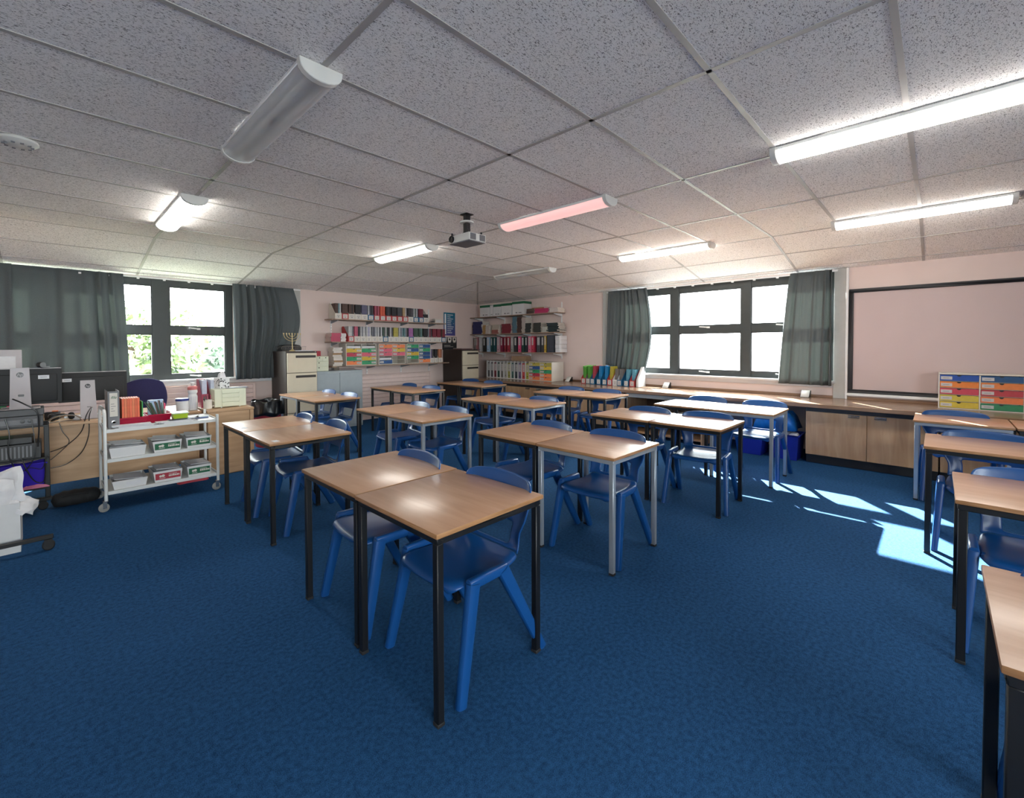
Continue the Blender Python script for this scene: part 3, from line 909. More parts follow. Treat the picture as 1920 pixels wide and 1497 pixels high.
MB().box(-.425, .40, .01, .46, 0, .965).build('body', 'grey_blue_metal', t, bevel=.004)
for a, b in ((-.42, -.022), (-.018, .385)):
    MB().box(a, b, -.008, .010, .04, .93).build('door', 'grey_blue_metal', t, bevel=.002)
MB().box(-.045, -.035, -.02, -.008, .45, .56).build('handle', 'handle_dark', t, bevel=.002)

def radiator(label, x0, x1, z0, z1, y=YW):
    t = thing('radiator_cover', label, 'radiator cover', ((x0 + x1) / 2, y, 0), 0, 'pink slatted radiator covers')
    h = (x1 - x0) / 2; n = int((z1 - z0) / .068)
    for k in range(n):
        a = z0 + k * (z1 - z0) / n
        b = MB().box(-h + .03, h - .03, -.075, -.058, a + .003, a + (z1 - z0) / n - .003)
        b.build('slat', 'radiator_pink', t, bevel=.002)
    e = MB()
    e.box(-h, -h + .035, -.085, -.001, z0 - .02, z1 + .02); e.box(h - .035, h, -.085, -.001, z0 - .02, z1 + .02)
    e.box(-h, h, -.088, -.001, z1 + .001, z1 + .022)
    e.build('surround', 'radiator_pink', t, bevel=.003)
    MB().box(-h + .03, h - .03, -.05, -.001, z0, z1).build('core', 'radiator_pink', t, smooth=False)
radiator('pink slatted radiator cover below the shelves with coloured drawers', 3.98, 5.60, .12, .82)
radiator('pink slatted radiator cover below the left window behind the desk', -.2, 2.25, .12, .80)

# ------------------------------------------------------------------ wall shelving (left wall) and its contents
def wall_shelf(label, axis, a0, a1, z, depth, group, uprights, white=False):
    """board plus its brackets; axis 'X' = on the left wall, 'Y' = on the far wall"""
    c = (a0 + a1) / 2; h = (a1 - a0) / 2
    if axis == 'X':
        t = thing('wall_shelf', label, 'shelf', (c, YW, z), 0, group)
        MB().box(-h, h, -depth, -.012, -.018, 0).build('board', 'shelf_wood', t, bevel=.002)
        for u in uprights:
            b = MB().prism([(-.012, -.018), (-depth + .03, -.018), (-depth + .03, -.03), (-.012, -.075)], 'X', u - c - .008, u - c + .008)
            b.build('bracket', 'white_paint' if white else 'silver_metal', t)
    else:
        t = thing('wall_shelf', label, 'shelf', (XW, c, z), 0, group)
        MB().box(-depth, -.012, -h, h, -.018, 0).build('board', 'shelf_wood', t, bevel=.002)
        for u in uprights:
            b = MB().prism([(-.012, -.018), (-depth + .03, -.018), (-depth + .03, -.03), (-.012, -.075)], 'Y', u - c - .008, u - c + .008)
            v = [(y, x, zz) for x, y, zz in b.v] if False else b.v
            b.build('bracket', 'white_paint', t)
    return t
S1, S2, S3 = 1.845, 1.455, 1.035
UPX = (3.50, 4.18, 4.92, 5.60)
wall_shelf('top shelf on the left wall, holding magazine files', 'X', 3.38, 5.84, S1, .30, 'shelves on the left wall', UPX)
wall_shelf('middle shelf on the left wall, holding magazine files and pink books', 'X', 3.38, 5.84, S2, .30, 'shelves on the left wall', UPX)
wall_shelf('bottom shelf on the left wall, holding the coloured drawer units', 'X', 3.36, 5.88, S3 - .002, .34, 'shelves on the left wall', UPX)
for k, u in enumerate(UPX):
    b = MB().box(-.012, .012, -.012, -.001, 0, 1.28)
    for q in range(24): b.box(-.003, .003, -.0125, -.0115, .03 + q * .05, .045 + q * .05, 1)
    solo('shelf_upright', b, ['white_paint', 'handle_dark'], 'slotted metal upright behind the left wall shelves, %s one counted from the window' % ('first', 'second', 'third', 'fourth')[k], 'upright', (u, YW, .86), smooth=False, group='shelf uprights on the left wall')

mat('mag_label', (196, 192, 188), .7, vary=.04)
mat('drawer_label', (186, 184, 184), .7, vary=.04)
def magazine_file(label, loc, w, body, d=.24, h=.27, hf=.095, rz=0.0, lab='paper', group=None):
    """open-fronted file, front facing -Y"""
    t = thing('magazine_file', label, 'magazine file', loc, rz, group)
    th = .003
    prof = [(0, 0), (d, 0), (d, h), (d - .07, h), (0, hf)]
    for x in (-w / 2, w / 2 - th):
        MB().prism(prof, 'X', x, x + th).build('side_panel', body, t, smooth=False)
    MB().box(-w / 2 + th, w / 2 - th, 0, th, 0, hf).build('front_panel', body, t, smooth=False)
    MB().box(-w / 2 + th, w / 2 - th, d - th, d, 0, h).build('back_panel', body, t, smooth=False)
    MB().box(-w / 2 + th, w / 2 - th, th, d - th, 0, .003).build('base', body, t, smooth=False)
    if lab:
        l = MB().box(-w * .34, w * .34, -.0015, 0, hf * .12, hf * .86, 0)
        l.box(-w * .10, w * .10, -.0022, -.0012, hf * .28, hf * .40, 1)
        l.box(-w * .22, w * .22, -.0022, -.0012, hf * .58, hf * .64, 1)
        l.build('label', ['mag_label' if lab == 'paper' else lab, 'grey_plastic'], t, smooth=False)
    return t
BOOK_CACHE = {}
def booklet(kind, sx, sy, sz, c, label, cat, loc, rot, group):
    """a book: cover + page block. sx thickness, sy width (spine at -Y), sz height"""
    key = (kind, round(sx, 3), round(sy, 3), round(sz, 3), c)
    if key not in BOOK_CACHE:
        t = thing(kind, label, cat, loc, 0, group)
        cv_ = MB(); q = min(.0022, sx * .15)
        cv_.box(-sx / 2, -sx / 2 + q, -sy / 2, sy / 2, 0, sz); cv_.box(sx / 2 - q, sx / 2, -sy / 2, sy / 2, 0, sz)
        cv_.box(-sx / 2 + q, sx / 2 - q, -sy / 2, -sy / 2 + q, 0, sz)
        cv_.build('cover', col(c), t, smooth=False)
        MB().box(-sx / 2 + q, sx / 2 - q, -sy / 2 + q, sy / 2 - .003, .002, sz - .003).build('pages', 'paper_warm', t, smooth=False)
        BOOK_CACHE[key] = t
        t.rotation_euler = rot
        return t
    t = dup(BOOK_CACHE[key], loc, 0, label, group)
    t.rotation_euler = rot
    return t
ORD = ['first', 'second', 'third', 'fourth', 'fifth', 'sixth', 'seventh', 'eighth', 'ninth', 'tenth', 'eleventh', 'twelfth', 'thirteenth', 'fourteenth', 'fifteenth', 'sixteenth', 'seventeenth', 'eighteenth', 'nineteenth', 'twentieth', 'twenty-first']
def cname(c):
    r, g, b = c
    mx, mn = max(c), min(c)
    if mx < 62: return 'black'
    if mx - mn < 22: return 'dark grey' if mx < 110 else ('grey' if mx < 170 else 'white')
    if r >= g and r >= b:
        if b > g + 25 and r - b < 60: return 'purple'
        if g > r * .78: return 'olive yellow'
        if g > r * .55: return 'tan' if r > 120 else 'brown'
        if r > 200 and g > 80: return 'orange'
        return 'dark red' if r < 150 else 'pink red'
    if g >= r and g >= b: return 'green'
    return 'blue'
def fill_file(x, y, z, w, cols, tag_, shelfname, hmax=.25, d=.17, lean=0.0, seed=0):
    r = random.Random(seed)
    n = len(cols) ; tk = (w - .012) / n
    for k, c in enumerate(cols):
        hh = hmax
        booklet('booklet', tk * .92, d, hh, c, '%s booklet, %s from the left in the %s magazine file, %s' % (cname(c), ORD[k], tag_, shelfname), 'booklet',
                (x - w / 2 + .006 + tk * (k + .5), y + .008 + d / 2, z + .004), (0, lean, 0), 'booklets in the %s file on the %s' % (tag_, shelfname))
BK, DG, GR, LG, BR, MR, PK, OR_, TN, OL, GN, PU, TL, BL = (30, 28, 34), (64, 62, 68), (110, 112, 120), (176, 176, 178), (74, 52, 46), (110, 30, 48), (176, 84, 106), (196, 84, 58), (170, 146, 112), (168, 156, 70), (56, 78, 66), (150, 96, 150), (96, 128, 134), (34, 60, 116)
top_files = [([BR, BR, TL, LG], 'mag_cream'), ([BR] * 5, 'mag_red'), ([BR, BR, BK, BR], 'mag_cream'), ([BK] * 5, 'mag_cream'), ([(90, 88, 112)] * 5, 'mag_cream'), ([LG, DG, BK, DG], 'mag_blue'),
             ([MR, PK, MR, MR, PK], 'mag_red'), ([OR_] * 2, 'mag_red'), ([BK, DG, BK], 'mag_red'), ([BK] * 5, 'mag_red'), ([DG] * 6, 'mag_red'), ([TN, TN, LG, BK], 'mag_red'),
             ([DG, BK, DG, DG], 'mag_cream'), ([LG, GN, LG, GR], 'mag_blue'), ([MR] * 4, 'mag_blue'), ([BK] * 3, 'mag_cream')]
YF = YW - .285
for k, (cs, body) in enumerate(top_files):
    x = 3.505 + k * .1225
    magazine_file('%s magazine file on the top left-wall shelf, %s from the left' % ({'mag_cream': 'cream', 'mag_red': 'red', 'mag_blue': 'blue'}[body], ORD[k]), (x, YF, S1), .118, body, group='magazine files on the top shelf')
    fill_file(x, YF, S1, .114, cs, ORD[k], 'top shelf', hmax=.262 if k < 15 else .16, seed=k)
t = thing('printer_box', 'small grey cardboard box leaning at the right end of the top left-wall shelf', 'box', (5.66, YF + .06, S1 + .0005))
MB().box(-.09, .09, -.05, .05, 0, .085).build('box_body', 'mag_cream', t, bevel=.002)
MB().box(-.06, .06, -.0515, -.05, .02, .06).build('label', 'paper', t, smooth=False)
solo('open_book', MB().add([(-.09, -.06, .03), (-.02, -.06, .008), (.05, -.06, .02), (.09, -.06, .05), (-.09, .06, .03), (-.02, .06, .008), (.05, .06, .02), (.09, .06, .05)], [(0, 1, 5, 4), (1, 2, 6, 5), (2, 3, 7, 6)]), 'grey_plastic',
     'small dark grey booklet lying on the top left-wall shelf beside the grey box', 'booklet', (5.47, YF + .06, S1 - .006), solid=.006, offset=1)
mid_files = [([LG, LG, GR], 'mag_red'), ([PK, PK, BK], 'mag_cream'), ([LG, GR, LG, LG], 'mag_cream'), ([LG, (150, 150, 176), LG], 'mag_cream'), ([GR, DG, GR, LG], 'mag_cream'), ([LG, DG, LG], 'mag_cream'),
             ([GN, DG, LG, GN], 'mag_blue'), ([DG, LG, DG], 'mag_cream'), ([OL] * 4, 'mag_cream'), ([LG, GR, GR, TL], 'mag_cream'), ([TL, GR, BK], 'mag_cream'), ([PU] * 3, 'mag_blue'), ([GN] * 4, 'mag_cream'),
             ([GN, GN, TL, GN], 'mag_cream'), ([BK] * 4, 'mag_cream'), ([GR, MR, DG], 'mag_cream'), ([MR] * 5, 'mag_cream'), ([MR] * 4, 'mag_cream'), ([BR, MR, MR], 'mag_blue')]
for k, (cs, body) in enumerate(mid_files):
    x = 3.735 + k * .1135
    magazine_file('%s magazine file on the middle left-wall shelf, %s from the left' % ({'mag_cream': 'cream', 'mag_red': 'red', 'mag_blue': 'blue'}[body], ORD[k]), (x, YF, S2), .110, body, group='magazine files on the middle shelf')
    fill_file(x, YF, S2, .106, cs, ORD[k], 'middle shelf', hmax=.265, seed=40 + k)
def book_stack(n, loc, sx, sy, tk, colour, desc, where, group, axis='X', jitter=.008, seed=1, kind='exercise_book', cat='book'):
    """books lying flat; n separate books; spine faces the room"""
    r = random.Random(seed)
    for k in range(n):
        c = colour[k % len(colour)] if isinstance(colour, list) else colour
        dx, dy = r.uniform(-jitter, jitter), r.uniform(-jitter, jitter)
        rot = Matrix.Rotation((0 if axis == 'X' else -PI / 2) + r.uniform(-.04, .04), 4, 'Z') @ Matrix.Rotation(PI / 2, 4, 'Y')
        # book stands along its local z: lay it flat
        lz = loc[2] + tk * (k + .5)
        off = Matrix.Rotation((0 if axis == 'X' else -PI / 2), 4, 'Z') @ Vector((-sx / 2, 0, 0))
        booklet(kind, tk * .96, sy, sx, c, '%s %s, %s up in %s' % (cname(c), desc, ORD[k], where), cat, (loc[0] + off.x + dx, loc[1] + off.y + dy, lz), rot.to_euler(), group)
book_stack(7, (3.46, YF + .12, S2), .17, .22, .021, (176, 70, 96), 'exercise book', 'the stack on the middle left-wall shelf', 'pink exercise books on the middle shelf')
book_stack(8, (3.60, YF + .12, S2), .09, .20, .018, (206, 200, 198), 'workbook', 'the second stack on the middle left-wall shelf', 'white workbooks on the middle shelf', seed=4)
book_stack(10, (3.50, YF + .14, S3), .16, .2, .032, [(196, 190, 182), (200, 192, 186), (150, 118, 84), (206, 198, 192)], 'hardback book', 'the stack on the bottom left-wall shelf', 'hardback books on the bottom shelf', seed=9, jitter=.015, kind='hardback_book')

# drawer units
def drawer_unit(label, loc, w, h, d, cols, rz=0.0, open_=(), group=None, labels=True, lab_side='L', facing='Y'):
    """two columns x five rows of coloured drawers; front faces -Y in local space"""
    t = thing('drawer_unit', label, 'drawer unit', loc, rz, group)
    th = .010
    c = MB()
    c.box(-w / 2, -w / 2 + th, 0, d, 0, h); c.box(w / 2 - th, w / 2, 0, d, 0, h); c.box(-w / 2 + th, w / 2 - th, 0, d, h - th, h); c.box(-w / 2 + th, w / 2 - th, 0, d, 0, th)
    c.box(-th / 2, th / 2, 0, d, th, h - th); c.box(-w / 2 + th, w / 2 - th, d - .006, d, th, h - th)
    nr = len(cols[0]); rh = (h - 2 * th) / nr
    for r in range(1, nr): c.box(-w / 2 + th, w / 2 - th, .002, d - .01, th + r * rh - .002, th + r * rh + .002)
    c.build('carcass', 'mag_cream', t, smooth=False)
    rr = random.Random(int(abs(loc[0] * 1000)))
    for ci, colm in enumerate(cols):
        x0 = -w / 2 + th + .002 if ci == 0 else th / 2 + .002
        x1 = -th / 2 - .002 if ci == 0 else w / 2 - th - .002
        for r, cc in enumerate(colm):
            z1 = h - th - r * rh - .004; z0 = z1 - rh + .007
            if cc is None:
                pass
            elif cc == 'paper':
                MB().box(x0 + .008, x1 - .012, .006, d - .03, z0, z0 + (z1 - z0) * .55).build('paper_pile', 'paper', t, bevel=.002)
            else:
                dr = MB().box(x0, x1, -.002, .002, z0, z1 - .002)
                dr.box(x0, x0 + .003, .002, d - .02, z0, z1 - .012); dr.box(x1 - .003, x1, .002, d - .02, z0, z1 - .012)
                dr.box(x0, x1, .002, d - .02, z0, z0 + .003)
                do = dr.build('drawer', col(cc), t, smooth=False)
                cxm = (x0 + x1) / 2
                n = 8
                cut = [(cxm + .016 * math.cos(PI + PI * q / n), z1 - .0015 + .016 * math.sin(PI + PI * q / n)) for q in range(n + 1)]
                MB().prism(cut, 'Y', -.0032, -.0018).build('finger_notch', 'black_plastic', do, smooth=False)
                if labels:
                    lw = (x1 - x0) * .30
                    lx = x0 + .006 if lab_side == 'L' else x1 - lw - .006
                    lb = MB().box(lx, lx + lw, -.0035, -.002, z0 + (z1 - z0) * .2, z0 + (z1 - z0) * .72, 0)
                    lb.box(lx + lw * .2, lx + lw * .75, -.004, -.003, z0 + (z1 - z0) * .42, z0 + (z1 - z0) * .48, 1)
                    lb.build('label', ['drawer_label', 'grey_plastic'], do, smooth=False)
    return t
DY, DR, DP, DGN, DO, DB = (196, 164, 52), (178, 52, 72), (204, 92, 112), (38, 140, 92), (222, 122, 70), (28, 74, 128)
gp = 'drawer units on the left wall shelf'
drawer_unit('drawer unit with white papers in its top slots, leftmost on the bottom left-wall shelf', (3.925, YF - .005, S3), .585, .385, .27, [['paper', DY, DR, DGN, DO], ['paper', DP, DY, DGN, DGN]][:1] + [['paper', DGN, DP, DY, DGN]], 0, group=gp, lab_side='R')
drawer_unit('drawer unit with two empty bottom-right slots, middle one on the bottom left-wall shelf', (4.555, YF - .005, S3), .575, .385, .27, [[DO, DP, DP, 'paper', DB], [DO, DY, DP, None, None]], 0, group=gp)
drawer_unit('drawer unit with mostly green and blue drawers, rightmost on the bottom left-wall shelf', (5.155, YF - .005, S3), .57, .385, .27, [[DGN, DB, DY, DGN, None], [DB, DGN, DB, DB, DO]], 0, group=gp)
for k, (x, cs, bd, w) in enumerate([(5.50, [(120, 110, 160), DG, DG], 'mag_cream', .085), (5.60, [BK, BK, BK], 'mag_cream', .085), (5.71, [(176, 112, 82), (176, 112, 82), (150, 96, 70)], 'mag_cream', .10)]):
    magazine_file('cream magazine file right of the drawer units on the bottom left-wall shelf, %s one' % ORD[k], (x, YF + .02, S3), w, bd, d=.22, group='magazine files on the bottom shelf')
    fill_file(x, YF + .02, S3, w, cs, ORD[k], 'bottom shelf', hmax=.27, d=.15, seed=90 + k)

# posters near the corner
t = thing('blue_poster', 'tall blue and purple poster with white writing on the left wall near the corner', 'poster', (6.165, YW - .003, 1.60))
m_, nt_, N_, B_, L_ = nodes_of('poster_blue')
tc_ = N_.new('ShaderNodeTexCoord'); sx_ = N_.new('ShaderNodeSeparateXYZ'); rp_ = N_.new('ShaderNodeValToRGB')
rp_.color_ramp.elements[0].color = lin((70, 60, 130)); rp_.color_ramp.elements[0].position = 0
rp_.color_ramp.elements[1].color = lin((10, 108, 136)); rp_.color_ramp.elements[1].position = .45
L_(tc_.outputs['Object'], sx_.inputs[0]); L_(sx_.outputs['Z'], rp_.inputs[0]); L_(rp_.outputs[0], B_.inputs['Base Color']); B_.inputs['Roughness'].default_value = .5
MB().box(-.16, .16, -.0015, .0015, 0, .50).build('sheet', 'poster_blue', t, smooth=False)
wr = MB(); rr = random.Random(5)
for k in range(10):
    z = .45 - k * .043; wd = rr.uniform(.08, .17); x = -.06
    while x < -.06 + wd:
        q = rr.uniform(.012, .03); wr.box(x, x + q, -.0025, -.0014, z - .009, z + .009); x += q + .006
wr.box(.11, .125, -.0025, -.0014, .26, .272)
wr.build('writing', 'paper', t, smooth=False)
MB().box(-.135, -.095, -.0026, -.0014, .03, .47).build('side_strip', 'white_paint', t, smooth=False)
t = thing('portrait_poster', 'small black poster with three pale cut-out figures below the blue poster', 'poster', (6.165, YW - .003, 1.29))
MB().box(-.20, .20, -.0015, .0015, 0, .28).build('sheet', 'black_frame', t, smooth=False)
pw = MB()
for cx in (-.135, 0, .135):
    pw.prism([(cx - .055, .27), (cx + .055, .27), (cx + .045, .19), (cx + .02, .15), (cx, .17), (cx - .02, .15), (cx - .045, .19)], 'Y', -.0026, -.0014)
pw.box(-.15, .02, -.0026, -.0014, .09, .098); pw.box(-.15, .10, -.0026, -.0014, .065, .071)
pw.build('pale_shapes', 'mag_cream', t, smooth=False)
for cx in (-.135, 0, .135):
    MB().lathe([(.024, 0), (.024, -.0015), (.0, -.002)], c=(cx, -.0026, .228), n=14, axis='Y').build('silhouette', 'black_frame', t)

# ------------------------------------------------------------------ far wall shelves
F1, F2, F3 = 2.01, 1.635, 1.245
UPY = (5.19, 5.98, 6.72, 7.42)
wall_shelf('top shelf on the far wall beside the corner, holding white boxes', 'Y', 5.10, 7.55, F1, .28, 'shelves on the far wall', UPY)
wall_shelf('middle shelf on the far wall beside the corner, holding stacks of books', 'Y', 5.10, 7.55, F2, .28, 'shelves on the far wall', UPY)
wall_shelf('bottom shelf on the far wall beside the corner, holding ring binders', 'Y', 5.10, 7.55, F3, .30, 'shelves on the far wall', UPY)
for k, u in enumerate(UPY):
    b = MB().box(-.012, -.001, -.012, .012, 0, 1.10)
    solo('shelf_upright', b, 'white_paint', 'white metal upright behind the far wall shelves, %s one counted from the window' % ('first', 'second', 'third', 'fourth')[k], 'upright', (XW, u, 1.12), smooth=False, group='shelf uprights on the far wall')
XF = XW - .275
def archive_box(label, y0, y1, z, h, d, lid, name='archive_box', cut=False):
    t = thing(name, label, 'box', (XF, (y0 + y1) / 2, z), 0, 'white boxes on the top far-wall shelf')
    w = y1 - y0
    if cut:
        MB().prism([(0, 0), (d, 0), (d, h), (d * .35, h), (0, h * .55)], 'Y', -w / 2, w / 2).build('box_body', 'card_white', t, bevel=.002)
    else:
        MB().box(0, d, -w / 2, w / 2, 0, h).build('box_body', 'card_white', t, bevel=.002)
    if lid: MB().box(-.003, d, -w / 2 - .001, w / 2 + .001, h - .055, h - .006).build('lid_band', lid, t, smooth=False)
    mk = MB().box(-.0012, .0, -w * .3, -w * .05, .03, .045); mk.box(-.0012, 0, w * .05, w * .2, .028, .05)
    mk.build('print', 'grey_plastic', t, smooth=False)
archive_box('white box with a green lid band, leftmost on the top far-wall shelf', 6.92, 7.22, F1, .255, .24, 'green_print')
archive_box('narrow plain white box, second from the left on the top far-wall shelf', 6.81, 6.905, F1, .235, .24, None, cut=False)
archive_box('white box with a bright green rim, third on the top far-wall shelf', 6.58, 6.80, F1, .25, .24, 'green_print')
archive_box('white box with slanted front and green band, fourth on the top far-wall shelf', 6.27, 6.565, F1, .255, .24, 'green_print', cut=False)
archive_box('large white box with green band and dark print, fifth on the top far-wall shelf', 5.93, 6.25, F1, .27, .24, 'green_print')
book_stack(2, (6.86, 5.78, F1), .20, .22, .05, [(70, 56, 52), (90, 70, 60)], 'book', 'the low pile on the top far-wall shelf', 'dark books on the top far-wall shelf', axis='Y', seed=31, kind='hardback_book')
book_stack(3, (6.86, 5.50, F1 + .0), .34, .22, .030, [(176, 40, 92), (176, 40, 92), (176, 40, 92)], 'folder', 'the pile on the top far-wall shelf', 'pink folders on the top far-wall shelf', axis='Y', seed=32, kind='folder', cat='folder')
book_stack(2, (6.86, 5.60, F1 + .09), .30, .20, .026, [(150, 100, 70), (196, 186, 176)], 'book', 'the pile lying on the pink folders', 'books on the pink folders', axis='Y', seed=33, kind='hardback_book')
book_stack(4, (6.86, 5.20, F1), .20, .22, .022, [(206, 196, 190)], 'workbook', 'the rightmost pile, top far-wall shelf', 'pale workbooks at the end of the top far-wall shelf', axis='Y', seed=34)
for (n, y, sx, tk, c, ds, wh, sd) in [
    (9, 7.34, .30, .031, (36, 38, 84), 'exercise book', 'the navy stack, leftmost on the middle far-wall shelf', 41),
    (7, 7.12, .09, .028, (166, 132, 84), 'workbook', 'the tan stack on the middle far-wall shelf', 42),
    (7, 7.01, .11, .026, (190, 178, 172), 'workbook', 'the narrow pale stack on the middle far-wall shelf', 43),
    (3, 6.78, .20, .028, (150, 92, 84), 'book', 'the brown-pink pile on the middle far-wall shelf', 44),
    (10, 6.44, .27, .020, (118, 38, 50), 'exercise book', 'the tall red stack, middle far-wall shelf', 45),
    (12, 6.205, .12, .028, (78, 108, 122), 'workbook', 'the tall teal stack on the middle far-wall shelf', 46),
    (13, 6.075, .12, .025, (64, 44, 40), 'workbook', 'the tall brown stack on the middle far-wall shelf', 47),
    (12, 5.96, .09, .026, (170, 160, 152), 'workbook', 'the tall pale stack on the middle far-wall shelf', 48),
    (8, 5.84, .15, .024, (40, 46, 46), 'exercise book', 'the left black stack, middle far-wall shelf', 49),
    (8, 5.61, .18, .024, (46, 48, 44), 'exercise book', 'the right black stack, middle far-wall shelf', 50),
    (5, 5.42, .13, .022, (170, 170, 160), 'workbook', 'the low pale pile on the middle far-wall shelf', 51),
    (8, 5.23, .26, .022, (24, 42, 46), 'exercise book', 'the leaning stack, middle far-wall shelf', 52)]:
    book_stack(n, (6.86, y, F2), sx, .22, tk, c, ds, wh, 'books of ' + wh[4:], axis='Y', seed=sd, jitter=.006 if sd != 52 else .02)
book_stack(5, (6.86, 6.78, F2 + .084), .20, .20, .022, (176, 168, 156), 'workbook', 'the pale pile on the brown-pink books', 'pale workbooks on the brown-pink books', axis='Y', seed=55)

def binder(label, loc, w, c, lab='paper', h=.315, d=.26, lab_h=(.45, .92), group=None, m=None):
    """ring binder, spine facing -X"""
    key = ('binder', round(w, 3), c, lab, round(h, 3), lab_h, m)
    if key in BOOK_CACHE:
        return dup(BOOK_CACHE[key], loc, 0, label, group)
    t = thing('ring_binder', label, 'ring binder', loc, 0, group)
    body = m or col(c)
    b = MB().box(0, .003, -w / 2, w / 2, 0, h); b.box(.003, d, -w / 2, -w / 2 + .003, 0, h); b.box(.003, d, w / 2 - .003, w / 2, 0, h)
    b.build('cover', body, t, smooth=False)
    MB().box(.02, d - .01, -w / 2 + .006, w / 2 - .006, .004, h - .02).build('pages', 'paper', t, smooth=False)
    if lab:
        l = MB().box(-.0012, 0, -w * .30, w * .30, h * lab_h[0], h * lab_h[1], 0)
        rr = random.Random(int(w * 1e5) + c[0] + c[1])
        z = h * lab_h[1] - .02
        while z > h * lab_h[0] + .015:
            l.box(-.0018, -.001, -w * .18, w * rr.uniform(0, .2), z - .004, z + .002, 1); z -= rr.uniform(.016, .035)
        l.build('label', ['drawer_label' if lab == 'paper' else lab, 'grey_plastic'], t, smooth=False)
    MB().lathe([(.010, 0), (.010, -.0015), (.006, -.0018), (.005, 0)], c=(0, 0, .05), n=12, axis='X').build('finger_ring', 'black_plastic', t)
    BOOK_CACHE[key] = t
    return t
bl = [(7.40, .03, (120, 110, 108)), (7.34, .035, (150, 96, 100)), (7.24, .05, (170, 170, 172)), (7.10, .06, (40, 38, 36)), (6.98, .075, (150, 176, 200)), (6.87, .05, (24, 66, 66)), (6.78, .05, (22, 70, 74)),
      (6.67, .07, (190, 150, 160)), (6.57, .06, (120, 24, 52)), (6.47, .04, (130, 34, 48)), (6.37, .065, (150, 44, 60)), (6.27, .065, (150, 150, 146)), (6.17, .07, (36, 34, 40)), (6.06, .07, (214, 76, 120)),
      (5.97, .06, (22, 60, 52)), (5.88, .05, (30, 36, 50)), (5.79, .075, (200, 110, 136)), (5.71, .06, (178, 50, 74)), (5.56, .09, (62, 62, 70)), (5.46, .06, (52, 52, 58)), (5.395, .045, (186, 152, 56))]
for k, (y, w, c) in enumerate(bl):
    binder('%s ring binder on the bottom far-wall shelf, %s from the left' % (cname(c), ORD[k]), (XF + .01, y, F3), w, c, group='ring binders on the bottom far-wall shelf')
for k in range(5):
    t = booklet('document_wallet', .030, .25, .33, (54, 58, 68), 'dark slate document wallet, %s from the left, bottom far-wall shelf right end' % ORD[k], 'folder', (6.86, 5.335 - k * .033, F3), (0, 0, -PI / 2), 'dark wallets on the bottom far-wall shelf')
for k in range(4):
    solo('paper_bundle', MB().box(-.12, .12, -.05, .05, 0, .078), 'paper', 'thick white paper bundle on the bottom far-wall shelf, %s up' % ORD[k], 'paper bundle', (6.87, 5.11 + .004 * (k % 2), F3 + k * .0795), bevel=.003, group='paper bundles on the far wall')
# dividers (pigeon-hole rack) between shelf and worktop
def rack(label, y0, y1, z, h, x0, n, d):
    t = thing('file_rack', label, 'file rack', (x0, (y0 + y1) / 2, z), 0, 'file racks on the worktop')
    L_ = (y1 - y0) / 2
    MB().box(0, d, -L_, L_, 0, .012).build('base', 'card_white', t, smooth=False)
    MB().box(0, d, -L_, L_, h - .008, h).build('top', 'shelf_wood', t, smooth=False)
    for k in range(n + 1):
        y = -L_ + k * 2 * L_ / n
        MB().box(.0, d, y - .004, y + .004, .012, h - .008).build('divider', 'card_white', t, smooth=False)
rack('grey-white file rack of upright dividers on the worktop in the corner', 5.71, 6.90, .701, .37, 6.62, 12, .28)
lb_ = [(90, 90, 92), (76, 74, 80), (110, 40, 56), (30, 66, 60), (110, 108, 104), (150, 150, 146), (140, 136, 70), (60, 96, 90), (50, 60, 66), (96, 84, 120), (178, 60, 62), (164, 160, 62)]
for k, c in enumerate(lb_):
    y = 6.90 - (k + .5) * 1.19 / 12
    binder('%s ring binder in the worktop file rack, %s from the left' % (cname(c), ORD[k]), (6.635, y, .7135), .07 if k != 7 else .055, c, h=.31, d=.25, group='ring binders in the worktop file rack')
solo('cardboard_box', MB().box(-.09, .09, -.19, .19, 0, .09), 'cardboard', 'flat brown cardboard box lying on top of the worktop file rack', 'box', (6.78, 6.05, 1.072), bevel=.002)
drawer_unit('drawer unit with yellow, blue and green drawers on the worktop below the corner shelves', (6.60, 5.41, .7015), .57, .36, .36, [[OL, DB, DGN, DR, DO], [OL, (206, 180, 60), DGN, DO, DO]], -PI / 2)
drawer_unit('large drawer unit with rows of coloured drawers under the projection board', (6.64, -.31, .7015), .60, .37, .33, [[(26, 70, 150), (206, 118, 52), (182, 62, 78), (190, 172, 66), (196, 172, 60)], [(28, 72, 116), (206, 118, 60), (170, 58, 66), (212, 112, 66), (44, 124, 84)]], -PI / 2)

